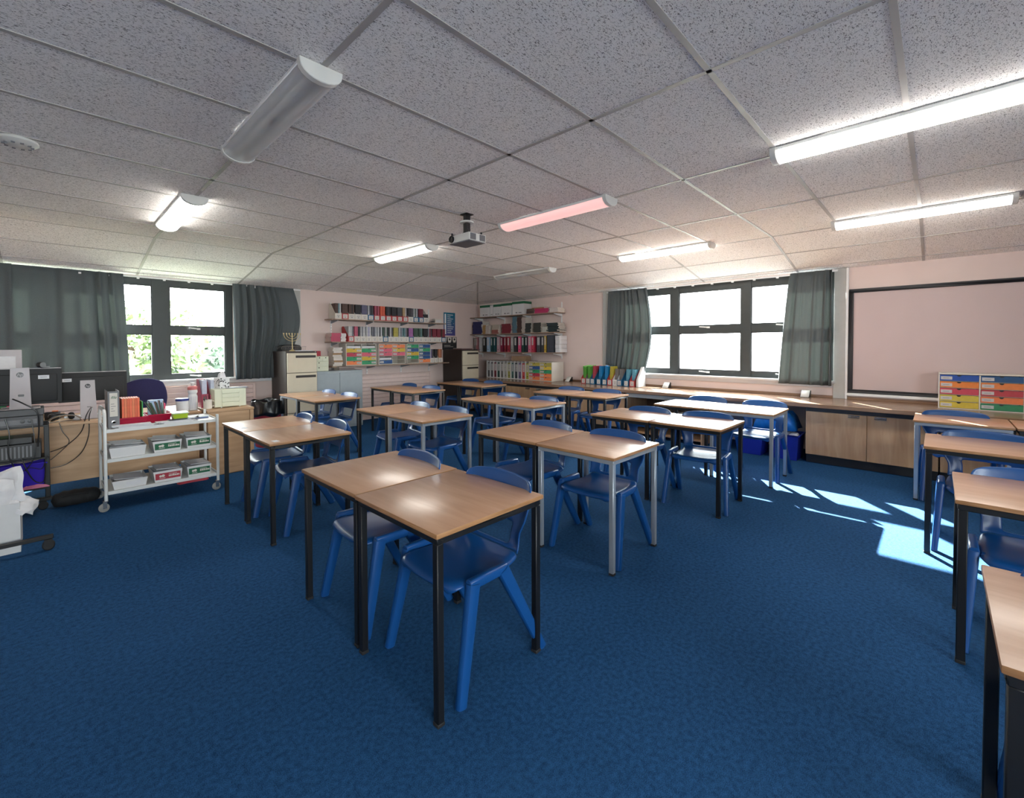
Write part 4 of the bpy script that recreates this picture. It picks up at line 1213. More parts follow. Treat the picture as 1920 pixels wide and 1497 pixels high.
# coloured magazine files on the worktop
def cyl_fill(label, name, cat, pts, r, m, group):
    return solo(name, MB().tube(pts, r, 8), m, label, cat, (0, 0, 0), group=group)
wf = [(4.47, 'mag_red', 'green'), (4.375, 'grey_plastic', 'green'), (4.285, 'mag_blue', 'red'), (4.16, 'mag_blue', 'blue'), (4.045, 'mag_blue', 'blue'), (3.945, 'mag_red', 'yellow'), (3.845, 'card_white', 'grey'), (3.765, 'mag_blue', 'grey'), (3.64, 'mag_blue', 'teal'), (3.535, 'mag_red', 'teal')]
CC = {'green': (86, 156, 60), 'red': (170, 58, 74), 'blue': (14, 118, 176), 'yellow': (176, 164, 60), 'grey': (110, 106, 104), 'teal': (90, 150, 170)}
for k, (y, body, cn) in enumerate(wf):
    magazine_file('magazine file holding %s folders on the worktop, %s from the left' % (cn, ORD[k]), (6.66, y, .7012), .088, body, h=.27, hf=.10, rz=-PI / 2, group='magazine files on the worktop')
    n = 3
    for q in range(n):
        yy = y + .024 - q * .024
        booklet('folder', .018, .20, .31 if cn in ('green', 'blue', 'red', 'yellow') else .27, CC[cn], '%s card folder, %s from the left in the %s worktop magazine file' % (cn, ORD[q], ORD[k]), 'folder',
                (6.82, yy, .706), (0.05 * (q - 1) + (.12 if cn == 'green' else 0), 0, -PI / 2), 'folders in the %s worktop file' % ORD[k])
solo('magazine_file', MB().prism([(0, 0), (.24, 0), (.24, .32), (.16, .32), (0, .12)], 'Y', -.02, .02), 'card_white', 'tall white magazine file at the right end of the worktop row', 'magazine file', (6.64, 3.43, .7012), bevel=.002)
solo('envelope', MB().box(-.1, .1, -.15, .15, 0, .003), 'cardboard', 'flat brown envelope lying on the worktop right of the white magazine file', 'envelope', (6.75, 3.26, .7012), .2, smooth=False)
mat('holder_pink', (158, 66, 88), .35, vary=.08)

# ------------------------------------------------------------------ things on the left filing cabinet and metal cupboard
t = thing('menorah', 'brass seven-branched menorah standing on the left filing cabinet', 'candle holder', (2.66, 7.12, 1.302))
MB().lathe([(.045, 0), (.045, .006), (.02, .02), (.008, .035), (.0, .036)], n=16).build('base', 'brass', t)
st = MB().lathe([(.006, .03), (.005, .10), (.007, .12), (.0045, .14), (.0045, .262)], n=10); st.build('stem', 'brass', t)
for r in (.042, .083, .124):
    pts = [(-r * math.cos(PI * k / 20), 0, .262 - r * .86 * math.sin(PI * k / 20)) for k in range(21)]
    MB().tube(pts, .0042, 8).build('branch', 'brass', t)
for k in range(-3, 4):
    x = (.0, .042, .083, .124)[abs(k)] * (1 if k > 0 else -1)
    MB().lathe([(.004, .255), (.010, .264), (.010, .278), (.0, .279)], c=(x, 0, 0), n=10).build('candle_cup', 'brass', t)
t = thing('wire_basket', 'shallow silver wire basket behind the menorah on the left filing cabinet', 'basket', (2.72, 7.34, 1.302))
fr = MB()
for z, e in ((.003, .17), (.07, .19)):
    fr.tube([(-e, -.12, z), (e, -.12, z), (e, .12, z), (-e, .12, z), (-e, -.12, z)], .0025, 6)
for k in range(15):
    x = -.17 + .34 * k / 14
    fr.tube([(x * 1.1, -.12, .07), (x, -.12, .003), (x, .12, .003), (x * 1.1, .12, .07)], .0015, 5)
fr.build('wire_frame', 'chrome', t)
t = thing('black_case', 'black curved plastic case lying in the wire basket on the left filing cabinet', 'case', (2.70, 7.35, 1.306))
MB().prism([(-.15, 0), (.15, 0), (.155, .05), (.13, .085), (.06, .10), (-.06, .10), (-.13, .085), (-.155, .05)], 'Y', -.10, .10).build('case_body', 'black_plastic', t, bevel=.006)
MB().tube([(-.05, -.103, .05), (-.05, -.118, .05), (.05, -.118, .05), (.05, -.103, .05)], .005, 8).build('handle', 'black_soft', t)
for k in range(4):
    solo('paper_sheet', MB().box(-.105, .105, -.10, .10, 0, .0025), 'paper', 'white paper sheet, %s up in the pile on the left filing cabinet' % ORD[k], 'paper', (2.80, 7.06, 1.3015 + k * .0028), .1 * k, smooth=False, group='papers on the left filing cabinet')
t = thing('small_drawer_box', 'small cream plastic drawer box with black knobs on the grey metal cupboard', 'drawer box', (3.135, 7.13, .9665))
MB().box(-.105, .105, .0, .26, 0, .245).build('body', 'cream_plastic', t, bevel=.004)
for (a, b, z0, z1) in ((-.10, -.002, .165, .24), (.002, .10, .165, .24), (-.10, .10, .085, .16), (-.10, .10, .006, .08)):
    d = MB().box(a, b, -.006, 0, z0, z1).build('drawer', 'cream_plastic', t, bevel=.003)
    kx = (a + b) / 2 if b - a < .15 else -.06
    MB().lathe([(.008, 0), (.009, -.006), (.0, -.008)], c=(kx, -.006, z1 - .02), n=12, axis='Y').build('knob', 'black_plastic', d)
t = thing('red_cash_box', 'dark red metal cash box behind the cream drawer box', 'cash box', (3.10, 7.46, .9665))
MB().box(-.13, .13, -.06, .07, 0, .33).build('box_body', 'red_print', t, bevel=.006)
MB().box(-.03, .03, -.064, -.06, .27, .30).build('latch', 'black_plastic', t, bevel=.001)
for k in range(5):
    booklet('notebook', .012, .20, .28, [(90, 84, 86), (120, 108, 104), (70, 60, 62), (150, 140, 132), (100, 90, 90)][k], '%s notebook on the grey metal cupboard, %s up' % (cname([(90, 84, 86), (120, 108, 104), (70, 60, 62), (150, 140, 132), (100, 90, 90)][k]), ORD[k]), 'notebook',
            (3.58 - .14, 7.28, .9735 + k * .0125), (0, PI / 2, 0), 'notebooks on the grey metal cupboard')

# things on the corner filing cabinet
for k, c in enumerate([(96, 34, 50), (120, 50, 66), (60, 96, 70), (200, 190, 188)]):
    solo('folder', MB().box(-.17, .17, -.12, .12, 0, .006), col(c), '%s card folder in the untidy pile on the corner filing cabinet' % ('dark red', 'plum', 'green', 'white')[k], 'folder', (6.20, 7.20, 1.3015 + k * .0065), .12 * k - .2, smooth=False, group='folders on the corner filing cabinet')

# black rubbish bin with liner
t = thing('rubbish_bin', 'rubbish bin with black bag over its rim, left of the filing cabinet', 'bin', (2.13, 6.62, 0))
MB().lathe([(.15, 0), (.155, .01), (.185, .58), (.188, .60), (.178, .60), (.15, .02), (.0, .018)], n=24).build('bin_body', 'red_print', t)
b = MB(); vs = []; n = 48; rr = random.Random(8)
prof = [(.165, .50), (.172, .62), (.19, .635), (.205, .62), (.208, .56), (.213, .48), (.216, .43)]
for i, (r, z) in enumerate(prof):
    for k in range(n):
        a = 2 * PI * k / n
        w_ = 1 + (.02 + .012 * i) * math.sin(7 * a + i) * .5 + .02 * math.sin(13 * a + 2 * i) + rr.uniform(-.008, .008)
        vs.append((r * w_ * math.cos(a), r * w_ * math.sin(a), z + .012 * math.sin(5 * a + i)))
fs = [(i * n + k, i * n + (k + 1) % n, (i + 1) * n + (k + 1) % n, (i + 1) * n + k) for i in range(len(prof) - 1) for k in range(n)]
b.add(vs, fs); b.build('bin_liner', 'black_bag', t, solid=.002)

# ------------------------------------------------------------------ teacher's desk and pedestal
DZ = .69
t = thing('teacher_desk', 'long beech teacher desk against the left window wall behind the trolley', 'desk', (.32, 5.98, 0))
MB().box(-1.0, .82, -.40, .36, DZ - .025, DZ).build('desktop', 'desk_wood', t, bevel=.003)
MB().box(-.96, .78, -.37, -.352, .15, DZ - .025).build('modesty_panel', 'desk_wood', t, bevel=.002)
for x in (-.98, .78): MB().box(x, x + .02, -.37, .33, .0, DZ - .025).build('side_panel', 'desk_wood', t, bevel=.002)
t = thing('pedestal_cabinet', 'low beech cabinet beside the teacher desk, behind the right end of the trolley', 'cabinet', (1.385, 5.44, 0))
MB().box(-.22, .22, .018, .75, 0, .675).build('carcass', 'desk_wood', t, smooth=False)
MB().box(-.225, .225, 0, .76, .676, .70).build('top', 'desk_wood', t, bevel=.003)
MB().box(-.22, .175, .0, .017, .01, .674).build('back_panel', 'desk_wood', t, bevel=.002)
MB().box(.182, .22, .0, .017, .01, .674).build('edge_panel', 'desk_wood', t, bevel=.002)
t = thing('office_chair', 'navy fabric office chair behind the teacher desk in front of the window', 'office chair', (.80, 6.66, 0))
bk = MB(); vs = []; nx, nz = 12, 12
for i in range(nz + 1):
    for k in range(nx + 1):
        u, v = -1 + 2 * k / nx, -1 + 2 * i / nz
        # squircle outline
        x = u * math.sqrt(max(0, 1 - .42 * v * v)) * .215; z = v * math.sqrt(max(0, 1 - .42 * u * u)) * .235 + .77
        vs.append((x, .05 * (u * u) + .0, z))
fs = [(i * (nx + 1) + k, i * (nx + 1) + k + 1, (i + 1) * (nx + 1) + k + 1, (i + 1) * (nx + 1) + k) for i in range(nz) for k in range(nx)]
bk.add(vs, fs); o = bk.build('backrest', 'navy_fabric', t, solid=.05, offset=0)
o.modifiers.new('u', 'SUBSURF').levels = 1
MB().box(-.23, .23, -.02, .42, .42, .48).build('seat', 'navy_fabric', t, bevel=.03, seg=3)
MB().beam((0, .16, .06), (0, .16, .42), .05, .05).build('column', 'black_plastic', t)
MB().beam((0, .04, .60), (0, .10, .42), .05, .02).build('back_support', 'black_plastic', t)
bs = MB()
for k in range(5):
    a = 2 * PI * k / 5 + .3
    bs.beam((0, .16, .09), (.27 * math.cos(a), .16 + .27 * math.sin(a), .065), .045, .03, .03, .02)
bs.build('star_base', 'black_plastic', t)
for k in range(5):
    a = 2 * PI * k / 5 + .3
    MB().lathe([(.028, -.012), (.028, .012), (0, .013)], c=(.27 * math.cos(a), .16 + .27 * math.sin(a), .0285), n=12, axis='X').build('castor', 'black_plastic', t)

# ------------------------------------------------------------------ monitors seen from behind
def monitor(label, loc, rz, w, h, zc_, stand_h, stand_x=0.0):
    t = thing('computer_monitor', label, 'monitor', loc, rz, 'computer monitors')
    tilt = Matrix.Rotation(math.radians(-4), 3, 'X')
    b = MB().box(-w / 2, w / 2, -.006, .012, zc_ - h / 2, zc_ + h / 2)
    b.build('screen_bezel', 'monitor_black', t, bevel=.004)
    MB().box(-w / 2 + .03, w / 2 - .03, -.026, -.005, zc_ - h / 2 + .02, zc_ + h / 2 - .045).build('rear_housing', 'monitor_black', t, bevel=.010, seg=2)
    MB().box(-w / 2 + .004, w / 2 - .004, -.005, .0125, zc_ + h / 2 - .002, zc_ + h / 2 + .004).build('top_edge', 'stand_silver', t, bevel=.001)
    # curved silver neck
    nk = MB(); vs = []; n = 14
    for k in range(n + 1):
        f = k / n
        z = .006 + (stand_h - .006) * f
        y = -.05 - .075 * (1 - f) ** 2 * 1.0 + .0
        wd = .060 - .008 * f
        vs += [(stand_x - wd, y, z), (stand_x + wd, y, z), (stand_x + wd, y + .012, z), (stand_x - wd, y + .012, z)]
    fs = []
    for k in range(n):
        a = k * 4
        fs += [(a + q, a + (q + 1) % 4, a + 4 + (q + 1) % 4, a + 4 + q) for q in range(4)]
    fs += [(0, 1, 2, 3), (n * 4 + 3, n * 4 + 2, n * 4 + 1, n * 4)]
    nk.add(vs, fs); nk.build('stand_neck', 'stand_silver', t)
    MB().box(stand_x - .11, stand_x + .11, -.13, .09, 0, .008).build('stand_foot', 'stand_silver', t, bevel=.004)
    MB().box(stand_x - .03, stand_x + .03, -.045, -.02, stand_h - .10, stand_h - .03).build('mount', 'black_plastic', t, bevel=.002)
    zl = stand_h - .055
    lg = MB().lathe([(.0205, 0), (.0205, -.0012), (0, -.0013)], c=(stand_x, -.0535, zl), n=28, axis='Y').build('logo_disc', 'black_plastic', t)
    tx = text_part('logo_letters', 'hp', .034, 'stand_silver', t, (stand_x, -.0555, zl), (PI / 2, 0, 0), shear=.25)
    MB().box(stand_x - .012, stand_x + .020, -.088, -.058, .085, .115).build('cable_port', 'black_plastic', t, bevel=.002)
    lx = w * .30 if w > .52 else -w * .38
    l = MB().box(lx - .032, lx + .032, -.0275, -.0255, zc_ + h / 2 - .085, zc_ + h / 2 - .055, 0)
    l.box(lx - .02, lx + .02, -.028, -.027, zc_ + h / 2 - .072, zc_ + h / 2 - .068, 1)
    l.build('asset_label', ['paper', 'grey_plastic'], t, smooth=False)
    return t
monitor('black computer monitor on the teacher desk, seen from behind, beside the grey ring binder', (.31, 5.86, DZ + .001), .05, .50, .28, .300, .365, stand_x=-.05)
MA = monitor('black computer monitor with webcam on the equipment trolley, seen from behind', (-.19, 5.24, .885), .02, .54, .29, .170, .325, stand_x=.03)
t = thing('webcam', 'small black webcam clipped on top of the left monitor', 'webcam', (-.02, 5.235, 1.200), .6)
MB().box(-.028, .028, -.012, .012, .004, .02).build('clip', 'black_plastic', t, bevel=.003)
MB().lathe([(.022, -.02), (.024, -.01), (.024, .015), (.015, .024), (0, .025)], c=(-.025, 0, .030), n=16, axis='Y').build('camera_head', 'black_plastic', t)
def cable(label, pts, r=.004, m='black_plastic', n=30):
    # catmull-rom through points
    P_ = [Vector(p) for p in pts]; P_ = [P_[0]] + P_ + [P_[-1]]
    out = []
    for i in range(1, len(P_) - 2):
        for k in range(8):
            t_ = k / 8
            a, b, c, d = P_[i - 1:i + 3]
            out.append(.5 * ((2 * b) + (c - a) * t_ + (2 * a - 5 * b + 4 * c - d) * t_ ** 2 + (3 * b - a - 3 * c + d) * t_ ** 3))
    out.append(P_[-2])
    return solo('cable', MB().tube(out, r, 6), m, label, 'cable', group='black cables')
cable('black cable from the desk monitor stand sagging down to the equipment trolley', [(.28, 5.74, .80), (.24, 5.62, .74), (.20, 5.56, .60), (.10, 5.50, .50), (.0, 5.44, .47)])
cable('black cable hanging in a deep loop from the desk monitor to the equipment trolley', [(.29, 5.735, .80), (.26, 5.61, .73), (.25, 5.57, .56), (.20, 5.53, .42), (.10, 5.48, .34), (.0, 5.44, .33)])
cable('thin black cable branching over the desk front, left of the sagging one', [(.06, 5.56, .70), (.08, 5.55, .62), (.12, 5.53, .53), (.07, 5.50, .46), (.0, 5.44, .40)], .003)
cable('black cable drooping from the left monitor stand over the trolley equipment', [(-.20, 5.14, .97), (-.14, 5.10, .93), (-.07, 5.09, .86), (-.06, 5.10, .74), (-.07, 5.11, .58)], .005)
cable('thin black cable looping in front of the purple crate', [(-.30, 5.12, .40), (-.2, 5.10, .37), (-.12, 5.10, .42), (-.05, 5.11, .40), (-.02, 5.14, .50)], .003)
cable('black cable hanging across the purple crate to the pink paper', [(-.16, 5.11, .50), (-.13, 5.09, .40), (-.09, 5.09, .31), (-.04, 5.10, .30), (-.03, 5.12, .44)], .004)
cable('black cable running down the front of the trolley equipment at the left', [(-.24, 5.10, .82), (-.22, 5.09, .70), (-.23, 5.09, .56), (-.20, 5.10, .44)], .004)
cable('thin black cable hanging at the middle of the trolley equipment', [(-.10, 5.10, .80), (-.085, 5.09, .62), (-.09, 5.09, .50), (-.14, 5.10, .40)], .003)

# equipment trolley at the left edge
t = thing('equipment_trolley', 'black wheeled equipment trolley at the left edge, loaded with audio-visual gear', 'trolley', (-.45, 5.0, 0))
fr = MB()
MB().box(-.55, .455, .36, .40, .075, .10).build('base_bar', 'black_metal', t, bevel=.003)
MB().box(-.55, .455, -.735, -.70, .075, .10).build('base_bar', 'black_metal', t, bevel=.003)
MB().box(-.55, -.52, -.70, .36, .075, .10).build('base_bar', 'black_metal', t, bevel=.003)
for (x, y) in ((.43, .385), (.43, .215), (-.45, .385), (-.45, .215)):
    MB().box(x - .016, x + .016, y - .016, y + .016, .10 if y > .3 else .215, .74).build('post', 'black_metal', t, bevel=.003)
for z in (.215, .46, .725):
    MB().box(-.45, .44, .19, .41, z, z + .015).build('shelf', 'black_metal', t, bevel=.002)
MB().tube([(-.45, .185, .765), (.44, .185, .765)], .008, 8).build('front_rail', 'black_metal', t)
for (x, y) in ((.43, -.717), (.40, .38), (-.45, -.717), (-.45, .38)):
    c_ = MB().lathe([(.026, -.02), (.032, -.015), (.032, .015), (.026, .02), (0, .02)], c=(x, y, .0325), n=16, axis='Y')
    c_.box(x - .02, x + .02, y - .024, y - .02, .03, .075); c_.box(x - .02, x + .02, y + .02, y + .024, .03, .075)
    c_.build('castor', 'rubber_black', t)
t = thing('audio_receiver', 'grey audio receiver directly under the left monitor on the equipment trolley', 'receiver', (-.27, 5.15, .7415))
MB().box(-.24, .235, .0, .24, .0, .085).build('case', 'gear_grey', t, bevel=.004)
MB().box(-.20, .20, -.004, 0, .02, .06).build('rear_plate', 'grey_plastic', t, bevel=.001)
for x in (-.16, -.10, .12, .16): MB().lathe([(.014, 0), (.014, -.012), (0, -.013)], c=(x, -.004, .045), n=12, axis='Y').build('socket', 'black_plastic', t)
t = thing('media_player', 'flat dark grey media player on top of the audio receiver', 'media player', (-.27, 5.15, .828))
MB().box(-.245, .24, .0, .25, .0, .052).build('case', 'gear_grey', t, bevel=.004)
MB().box(-.12, -.06, -.003, 0, .012, .04).build('socket', 'black_plastic', t, bevel=.001)
t = thing('amplifier', 'black amplifier on the middle shelf of the equipment trolley', 'amplifier', (-.27, 5.17, .476))
MB().box(-.24, .22, .0, .22, .0, .13).build('case', 'black_plastic', t, bevel=.005)
v_ = MB()
for k in range(9): v_.box(-.02 + k * .022, -.01 + k * .022, -.002, 0, .02, .11)
v_.build('vent', 'grey_plastic', t, smooth=False)
t = thing('video_recorder', 'thin black video recorder lying on the amplifier', 'video recorder', (-.30, 5.17, .607), -.06)
MB().box(-.22, .20, .0, .20, .0, .05).build('case', 'black_plastic', t, bevel=.004)
for k, (x, c) in enumerate([(-.50, (180, 200, 190)), (-.36, (190, 200, 170)), (-.25, (216, 190, 170))]):
    pass
t = tub('translucent purple plastic crate on the lower shelf of the equipment trolley', 'plastic_crate', 'crate', (-.26, 5.31, .2325), .46, .20, .20, 'purple_plastic', taper=.95)
for k in range(3):
    solo('paper_sheet', crumple(8, 6, .13, .10, .012, 60 + k, .006), ['paper', 'paper_warm', 'pink_label'][k], ['white', 'cream', 'pale pink'][k] + ' crumpled paper lying above the purple crate', 'paper', (-.40 + .13 * k, 5.31, .438), .4 * k, group='papers above the purple crate')
solo('pink_paper', crumple(10, 4, .16, .04, .02, 66, .004), 'mag_red' if False else col((190, 110, 140)), 'crumpled pink paper on the lower shelf in front of the purple crate', 'paper', (-.09, 5.20, .232))

# waste paper box in front
t = thing('waste_paper_box', 'white cardboard box overflowing with paper at the left edge on the floor', 'box', (-.42, 4.53, 0))
MB().box(-.26, .27, -.16, -.155, 0, .33).build('front_panel', 'card_white', t, smooth=False)
MB().box(-.26, .27, .155, .16, 0, .33).build('back_panel', 'card_white', t, smooth=False)
MB().box(.265, .27, -.155, .155, 0, .33).build('side_panel', 'card_white', t, smooth=False)
MB().box(-.26, -.255, -.155, .155, 0, .33).build('side_panel', 'card_white', t, smooth=False)
MB().box(-.255, .265, -.155, .155, 0, .26).build('paper_fill', 'paper', t, smooth=False)
rr = random.Random(17)
for k, (x, y, z, sx, sy, tx_, ty, rz, d) in enumerate([(-.30, 4.42, .40, .24, .20, 1.25, .15, .1, 'standing upright at the front'), (-.24, 4.50, .42, .22, .24, 1.1, -.2, -.2, 'leaning behind the upright one'),
                                         (-.20, 4.44, .33, .24, .14, .5, .5, -.3, 'hanging over the right corner'), (-.40, 4.44, .42, .2, .24, 1.2, .1, .3, 'at the far left'), (-.14, 4.46, .30, .16, .12, .9, .6, .2, 'drooping over the side')]):
    s_ = crumple(10, 10, sx, sy, .02, 70 + k, .006)
    o = solo('paper_sheet', s_, 'paper', 'crumpled white paper sheet %s of the waste paper box' % d, 'paper', (x, y, z), group='papers in the waste paper box')
    o.rotation_euler = (tx_, ty, rz)
t = thing('black_bag', 'long black soft bag lying on the carpet left of the trolley', 'bag', (.155, 5.36, 0), .05)
b = MB(); vs = []; nx, nr = 22, 14; rr = random.Random(5)
for i in range(nx + 1):
    u = -1 + 2 * i / nx
    rad = .062 * (1 - abs(u) ** 5) ** .5 + .004
    for k in range(nr):
        a = 2 * PI * k / nr
        q = 1 + .05 * math.sin(5 * u * 3 + 2 * a) + rr.uniform(-.03, .03)
        vs.append((u * .16, math.cos(a) * rad * q * 1.2, max(.001, .062 + math.sin(a) * rad * q)))
fs = [(i * nr + k, i * nr + (k + 1) % nr, (i + 1) * nr + (k + 1) % nr, (i + 1) * nr + k) for i in range(nx) for k in range(nr)]
fs += [tuple(reversed(range(nr))), tuple(range(nx * nr, (nx + 1) * nr))]
b.add(vs, fs); b.build('bag_body', 'black_soft', t)
MB().tube([(-.10, -.06, .09), (-.05, -.085, .11), (.03, -.085, .105), (.08, -.06, .09)], .006, 6).build('strap', 'black_soft', t)
t = thing('red_shoes_bag', 'dark red patterned drawstring pouch on the carpet under the right end of the trolley', 'pouch', (1.02, 5.42, 0))
crumple(14, 10, .26, .12, .06, 81, .006).build('pouch_body', 'red_print', t)
MB().tube([(.10, -.02, .05), (.13, -.03, .03), (.15, -.01, .01)], .004, 6).build('drawstring', 'paper', t)

# display board and folders standing behind the left monitor
t = thing('display_folder', 'grey-edged clear display board standing behind the left monitor', 'display board', (-.47, 6.05, DZ + .001), .05)
MB().box(-.30, .30, 0, .012, .0, .66).build('panel', 'stand_silver', t, bevel=.003)
MB().box(-.27, .26, -.003, 0, .06, .60).build('sheet', 'paper', t, smooth=False)
for k, (c, z) in enumerate([((150, 60, 66), .50), ((190, 160, 60), .44), ((40, 110, 70), .39)]):
    p = MB().add([(-.28, -.02 - .02 * k, 0), (.13 + .05 * k, -.02 - .02 * k, 0), (.13 + .05 * k, -.02 - .02 * k, z - .08), (-.05, -.02 - .02 * k, z + .02), (-.28, -.02 - .02 * k, z)], [(0, 1, 2, 3, 4)])
    solo('card_folder', p, col(c), '%s card folder leaning against the display board at the left edge' % ('dark red', 'yellow', 'green')[k], 'folder', (-.47, 6.02, DZ + .001), .05, solid=.004, offset=0, group='folders against the display board')

# things on the desk, left of the second monitor
t = thing('headphones', 'black headphones lying on the teacher desk beside the left monitor', 'headphones', (.08, 5.80, DZ + .001), .4)
MB().tube([(-.07 * math.cos(PI * k / 12), .05 * math.sin(PI * k / 12), .025 + .03 * math.sin(PI * k / 12)) for k in range(13)], .006, 8).build('headband', 'black_plastic', t)
for s_ in (-1, 1): MB().lathe([(.03, -.012), (.034, 0), (.03, .014), (0, .016)], c=(s_ * .07, 0, .035), n=16, axis='X').build('ear_cup', 'black_soft', t)
t = thing('desk_speaker', 'small black desk speaker between the two monitors', 'speaker', (.02, 5.95, DZ + .001), -.2)
MB().box(-.05, .05, -.035, .035, 0, .07).build('case', 'black_plastic', t, bevel=.008, seg=2)
MB().lathe([(.025, 0), (.025, -.003), (0, -.002)], c=(0, -.035, .035), n=16, axis='Y').build('grille', 'grey_plastic', t)
t = thing('curved_stand', 'silver curved document stand lying at the front edge of the teacher desk', 'stand', (.10, 5.66, DZ + .001), .05)
MB().tube([(-.11 * math.cos(PI * k / 14), 0, .055 * math.sin(PI * k / 14) + .008) for k in range(15)], .007, 8).build('arc', 'chrome', t)
MB().tube([(-.11, 0, .005), (0, .05, .005), (.11, 0, .005)], .004, 6).build('foot', 'chrome', t)
for k in range(4):
    solo('paper_sheet', MB().box(-.10, .10, -.07, .07, 0, .003), 'paper', 'white paper sheet on the teacher desk between the monitors, %s from the bottom' % ORD[k], 'paper', (.08, 5.755 - .012 * k, DZ + .0005 + k * .0032) if False else (.20 + .02 * k, 6.02, DZ + .0005 + k * .0032), .2 * k, smooth=False, group='papers on the teacher desk')
t = thing('wooden_block', 'small wooden tray with a tape roll at the back of the teacher desk', 'tray', (.02, 6.15, DZ + .001))
MB().box(-.09, .09, -.05, .05, 0, .03).build('tray_body', 'desk_wood', t, bevel=.003)
MB().lathe([(.015, 0), (.022, 0), (.022, .03), (.015, .03)], c=(.02, 0, .031), n=16).build('tape_roll', 'colour_de7a46', t) if 'colour_de7a46' in MATS else MB().lathe([(.022, 0), (.022, .03), (.0, .03)], c=(.02, 0, .031), n=16).build('tape_roll', col((222, 150, 90)), t)
solo('marker_pens', MB().box(0, 0, 0, 0, 0, 0), 'paper', 'x', 'x') if False else None
for k, c in enumerate([(230, 110, 140), (200, 60, 90), (80, 190, 110)]):
    o = solo('highlighter', MB().lathe([(.008, 0), (.008, .085), (.005, .10), (0, .10)], n=10), col(c), '%s highlighter pen upright behind the foot of the left monitor' % ('pink', 'dark pink', 'green')[k], 'pen', (-.235 + .022 * k, 5.36, .881), group='highlighters by the left monitor')

# grey ring binder on the trolley top etc. (trolley)
TX0, TX1, TY0, TY1 = .32, 1.13, 4.92, 5.40
t = thing('book_trolley', 'white metal three-shelf trolley on castors in front of the teacher desk', 'trolley', ((TX0 + TX1) / 2, (TY0 + TY1) / 2, 0))
hx, hy = (TX1 - TX0) / 2, (TY1 - TY0) / 2
for z, nm in ((.675, 'shelf'), (.425, 'shelf'), (.155, 'shelf')):
    s_ = MB().box(-hx + .012, hx - .012, -hy + .004, hy - .004, z, z + .006)
    s_.box(-hx + .012, hx - .012, -hy, -hy + .004, z - .020, z + .008); s_.box(-hx + .012, hx - .012, hy - .004, hy, z - .020, z + .008)
    s_.build(nm, 'trolley_metal', t, bevel=.001)
for x, top in ((-hx, .84), (hx, .725)):
    if top > .8:
        pts = [(x, -hy, .09), (x, -hy, top - .06), (x, -hy + .012, top - .02), (x, -hy + .05, top), (x, hy - .05, top), (x, hy - .012, top - .02), (x, hy, top - .06), (x, hy, .09)]
        for a, b_ in ((0, 4), (3, 8)):
            MB().tube(pts[a:b_], .0125, 10).build('post', 'trolley_metal', t)
    else:
        for y in (-hy, hy): MB().tube([(x, y, .09), (x, y, top)], .0125, 10).build('post', 'trolley_metal', t)
for z in (.155, .425, .675):
    for x in (-hx, hx): MB().box(x - .004, x + .004, -hy, hy, z - .010, z + .012).build('end_rail', 'trolley_metal', t, smooth=False)
for x in (-hx, hx):
    for y in (-hy, hy):
        c_ = MB().lathe([(.0, -.010), (.030, -.010), (.036, -.006), (.036, .006), (.030, .010), (0, .010)], c=(x - .015, y, .0365), n=20, axis='Y')
        w_ = c_.build('castor_wheel', 'rubber_grey', t)
        f_ = MB().box(x - .022, x + .004, y - .015, y - .012, .03, .085); f_.box(x - .022, x + .004, y + .012, y + .015, .03, .085); f_.box(x - .022, x + .012, y - .016, y + .016, .082, .09)
        f_.build('castor_fork', 'chrome', w_, smooth=False)
TT = .6818
t = thing('ring_binder', 'grey marbled lever arch file standing at the left end of the trolley top', 'ring binder', (.385, 4.99, TT))
MB().box(-.038, .038, 0, .003, 0, .315).build('spine', 'grey_plastic', t, bevel=.001)
for x in (-.038, .035): MB().box(x, x + .003, .003, .27, 0, .315).build('cover', 'grey_plastic', t, smooth=False)
MB().box(-.033, .033, .01, .26, .004, .295).build('pages', 'paper', t, smooth=False)
l = MB().box(-.026, .026, -.0015, 0, .10, .30, 0)
for k, w_ in enumerate((.014, .020, .010, .016)): l.box(-.018, -.018 + w_ * 1.6, -.0022, -.0012, .205 - k * .020, .209 - k * .020, 1)
l.build('label', ['mag_cream', 'grey_plastic'], t, smooth=False)
text_part('label_word', 'file', .032, 'green_print', t, (0, -.0024, .262), (PI / 2, 0, 0), shear=.35)
MB().lathe([(.014, 0), (.016, -.002), (.010, -.003), (.009, 0)], c=(0, 0, .05), n=18, axis='Y').build('finger_ring', 'chrome', t)
def red_basket(label, x, y, sx, sy, rz=0):
    return tub(label, 'plastic_basket', 'basket', (x, y, TT), sx, sy, .075, 'red_clear_plastic', taper=.9, group='red baskets on the trolley')
red_basket('clear red plastic basket holding orange folders on the trolley', .515, 5.13, .19, .25)
red_basket('clear red plastic basket holding pencils on the trolley', .70, 5.18, .19, .22)
for k in range(7):
    booklet('plastic_folder', .016, .20, .235, [(226, 110, 76), (220, 124, 84), (214, 104, 70)][k % 3], 'orange plastic folder in the left red basket on the trolley, %s one' % ORD[k], 'folder', (.450 + .0175 * k, 5.13, TT + .007), (0, 0, 0), 'orange folders in the red basket')
booklet('plastic_folder', .008, .20, .20, (60, 160, 80), 'green plastic folder at the right end of the left red basket', 'folder', (.582, 5.13, TT + .007), (0, 0, 0), 'green folder in the red basket')
rr = random.Random(3)
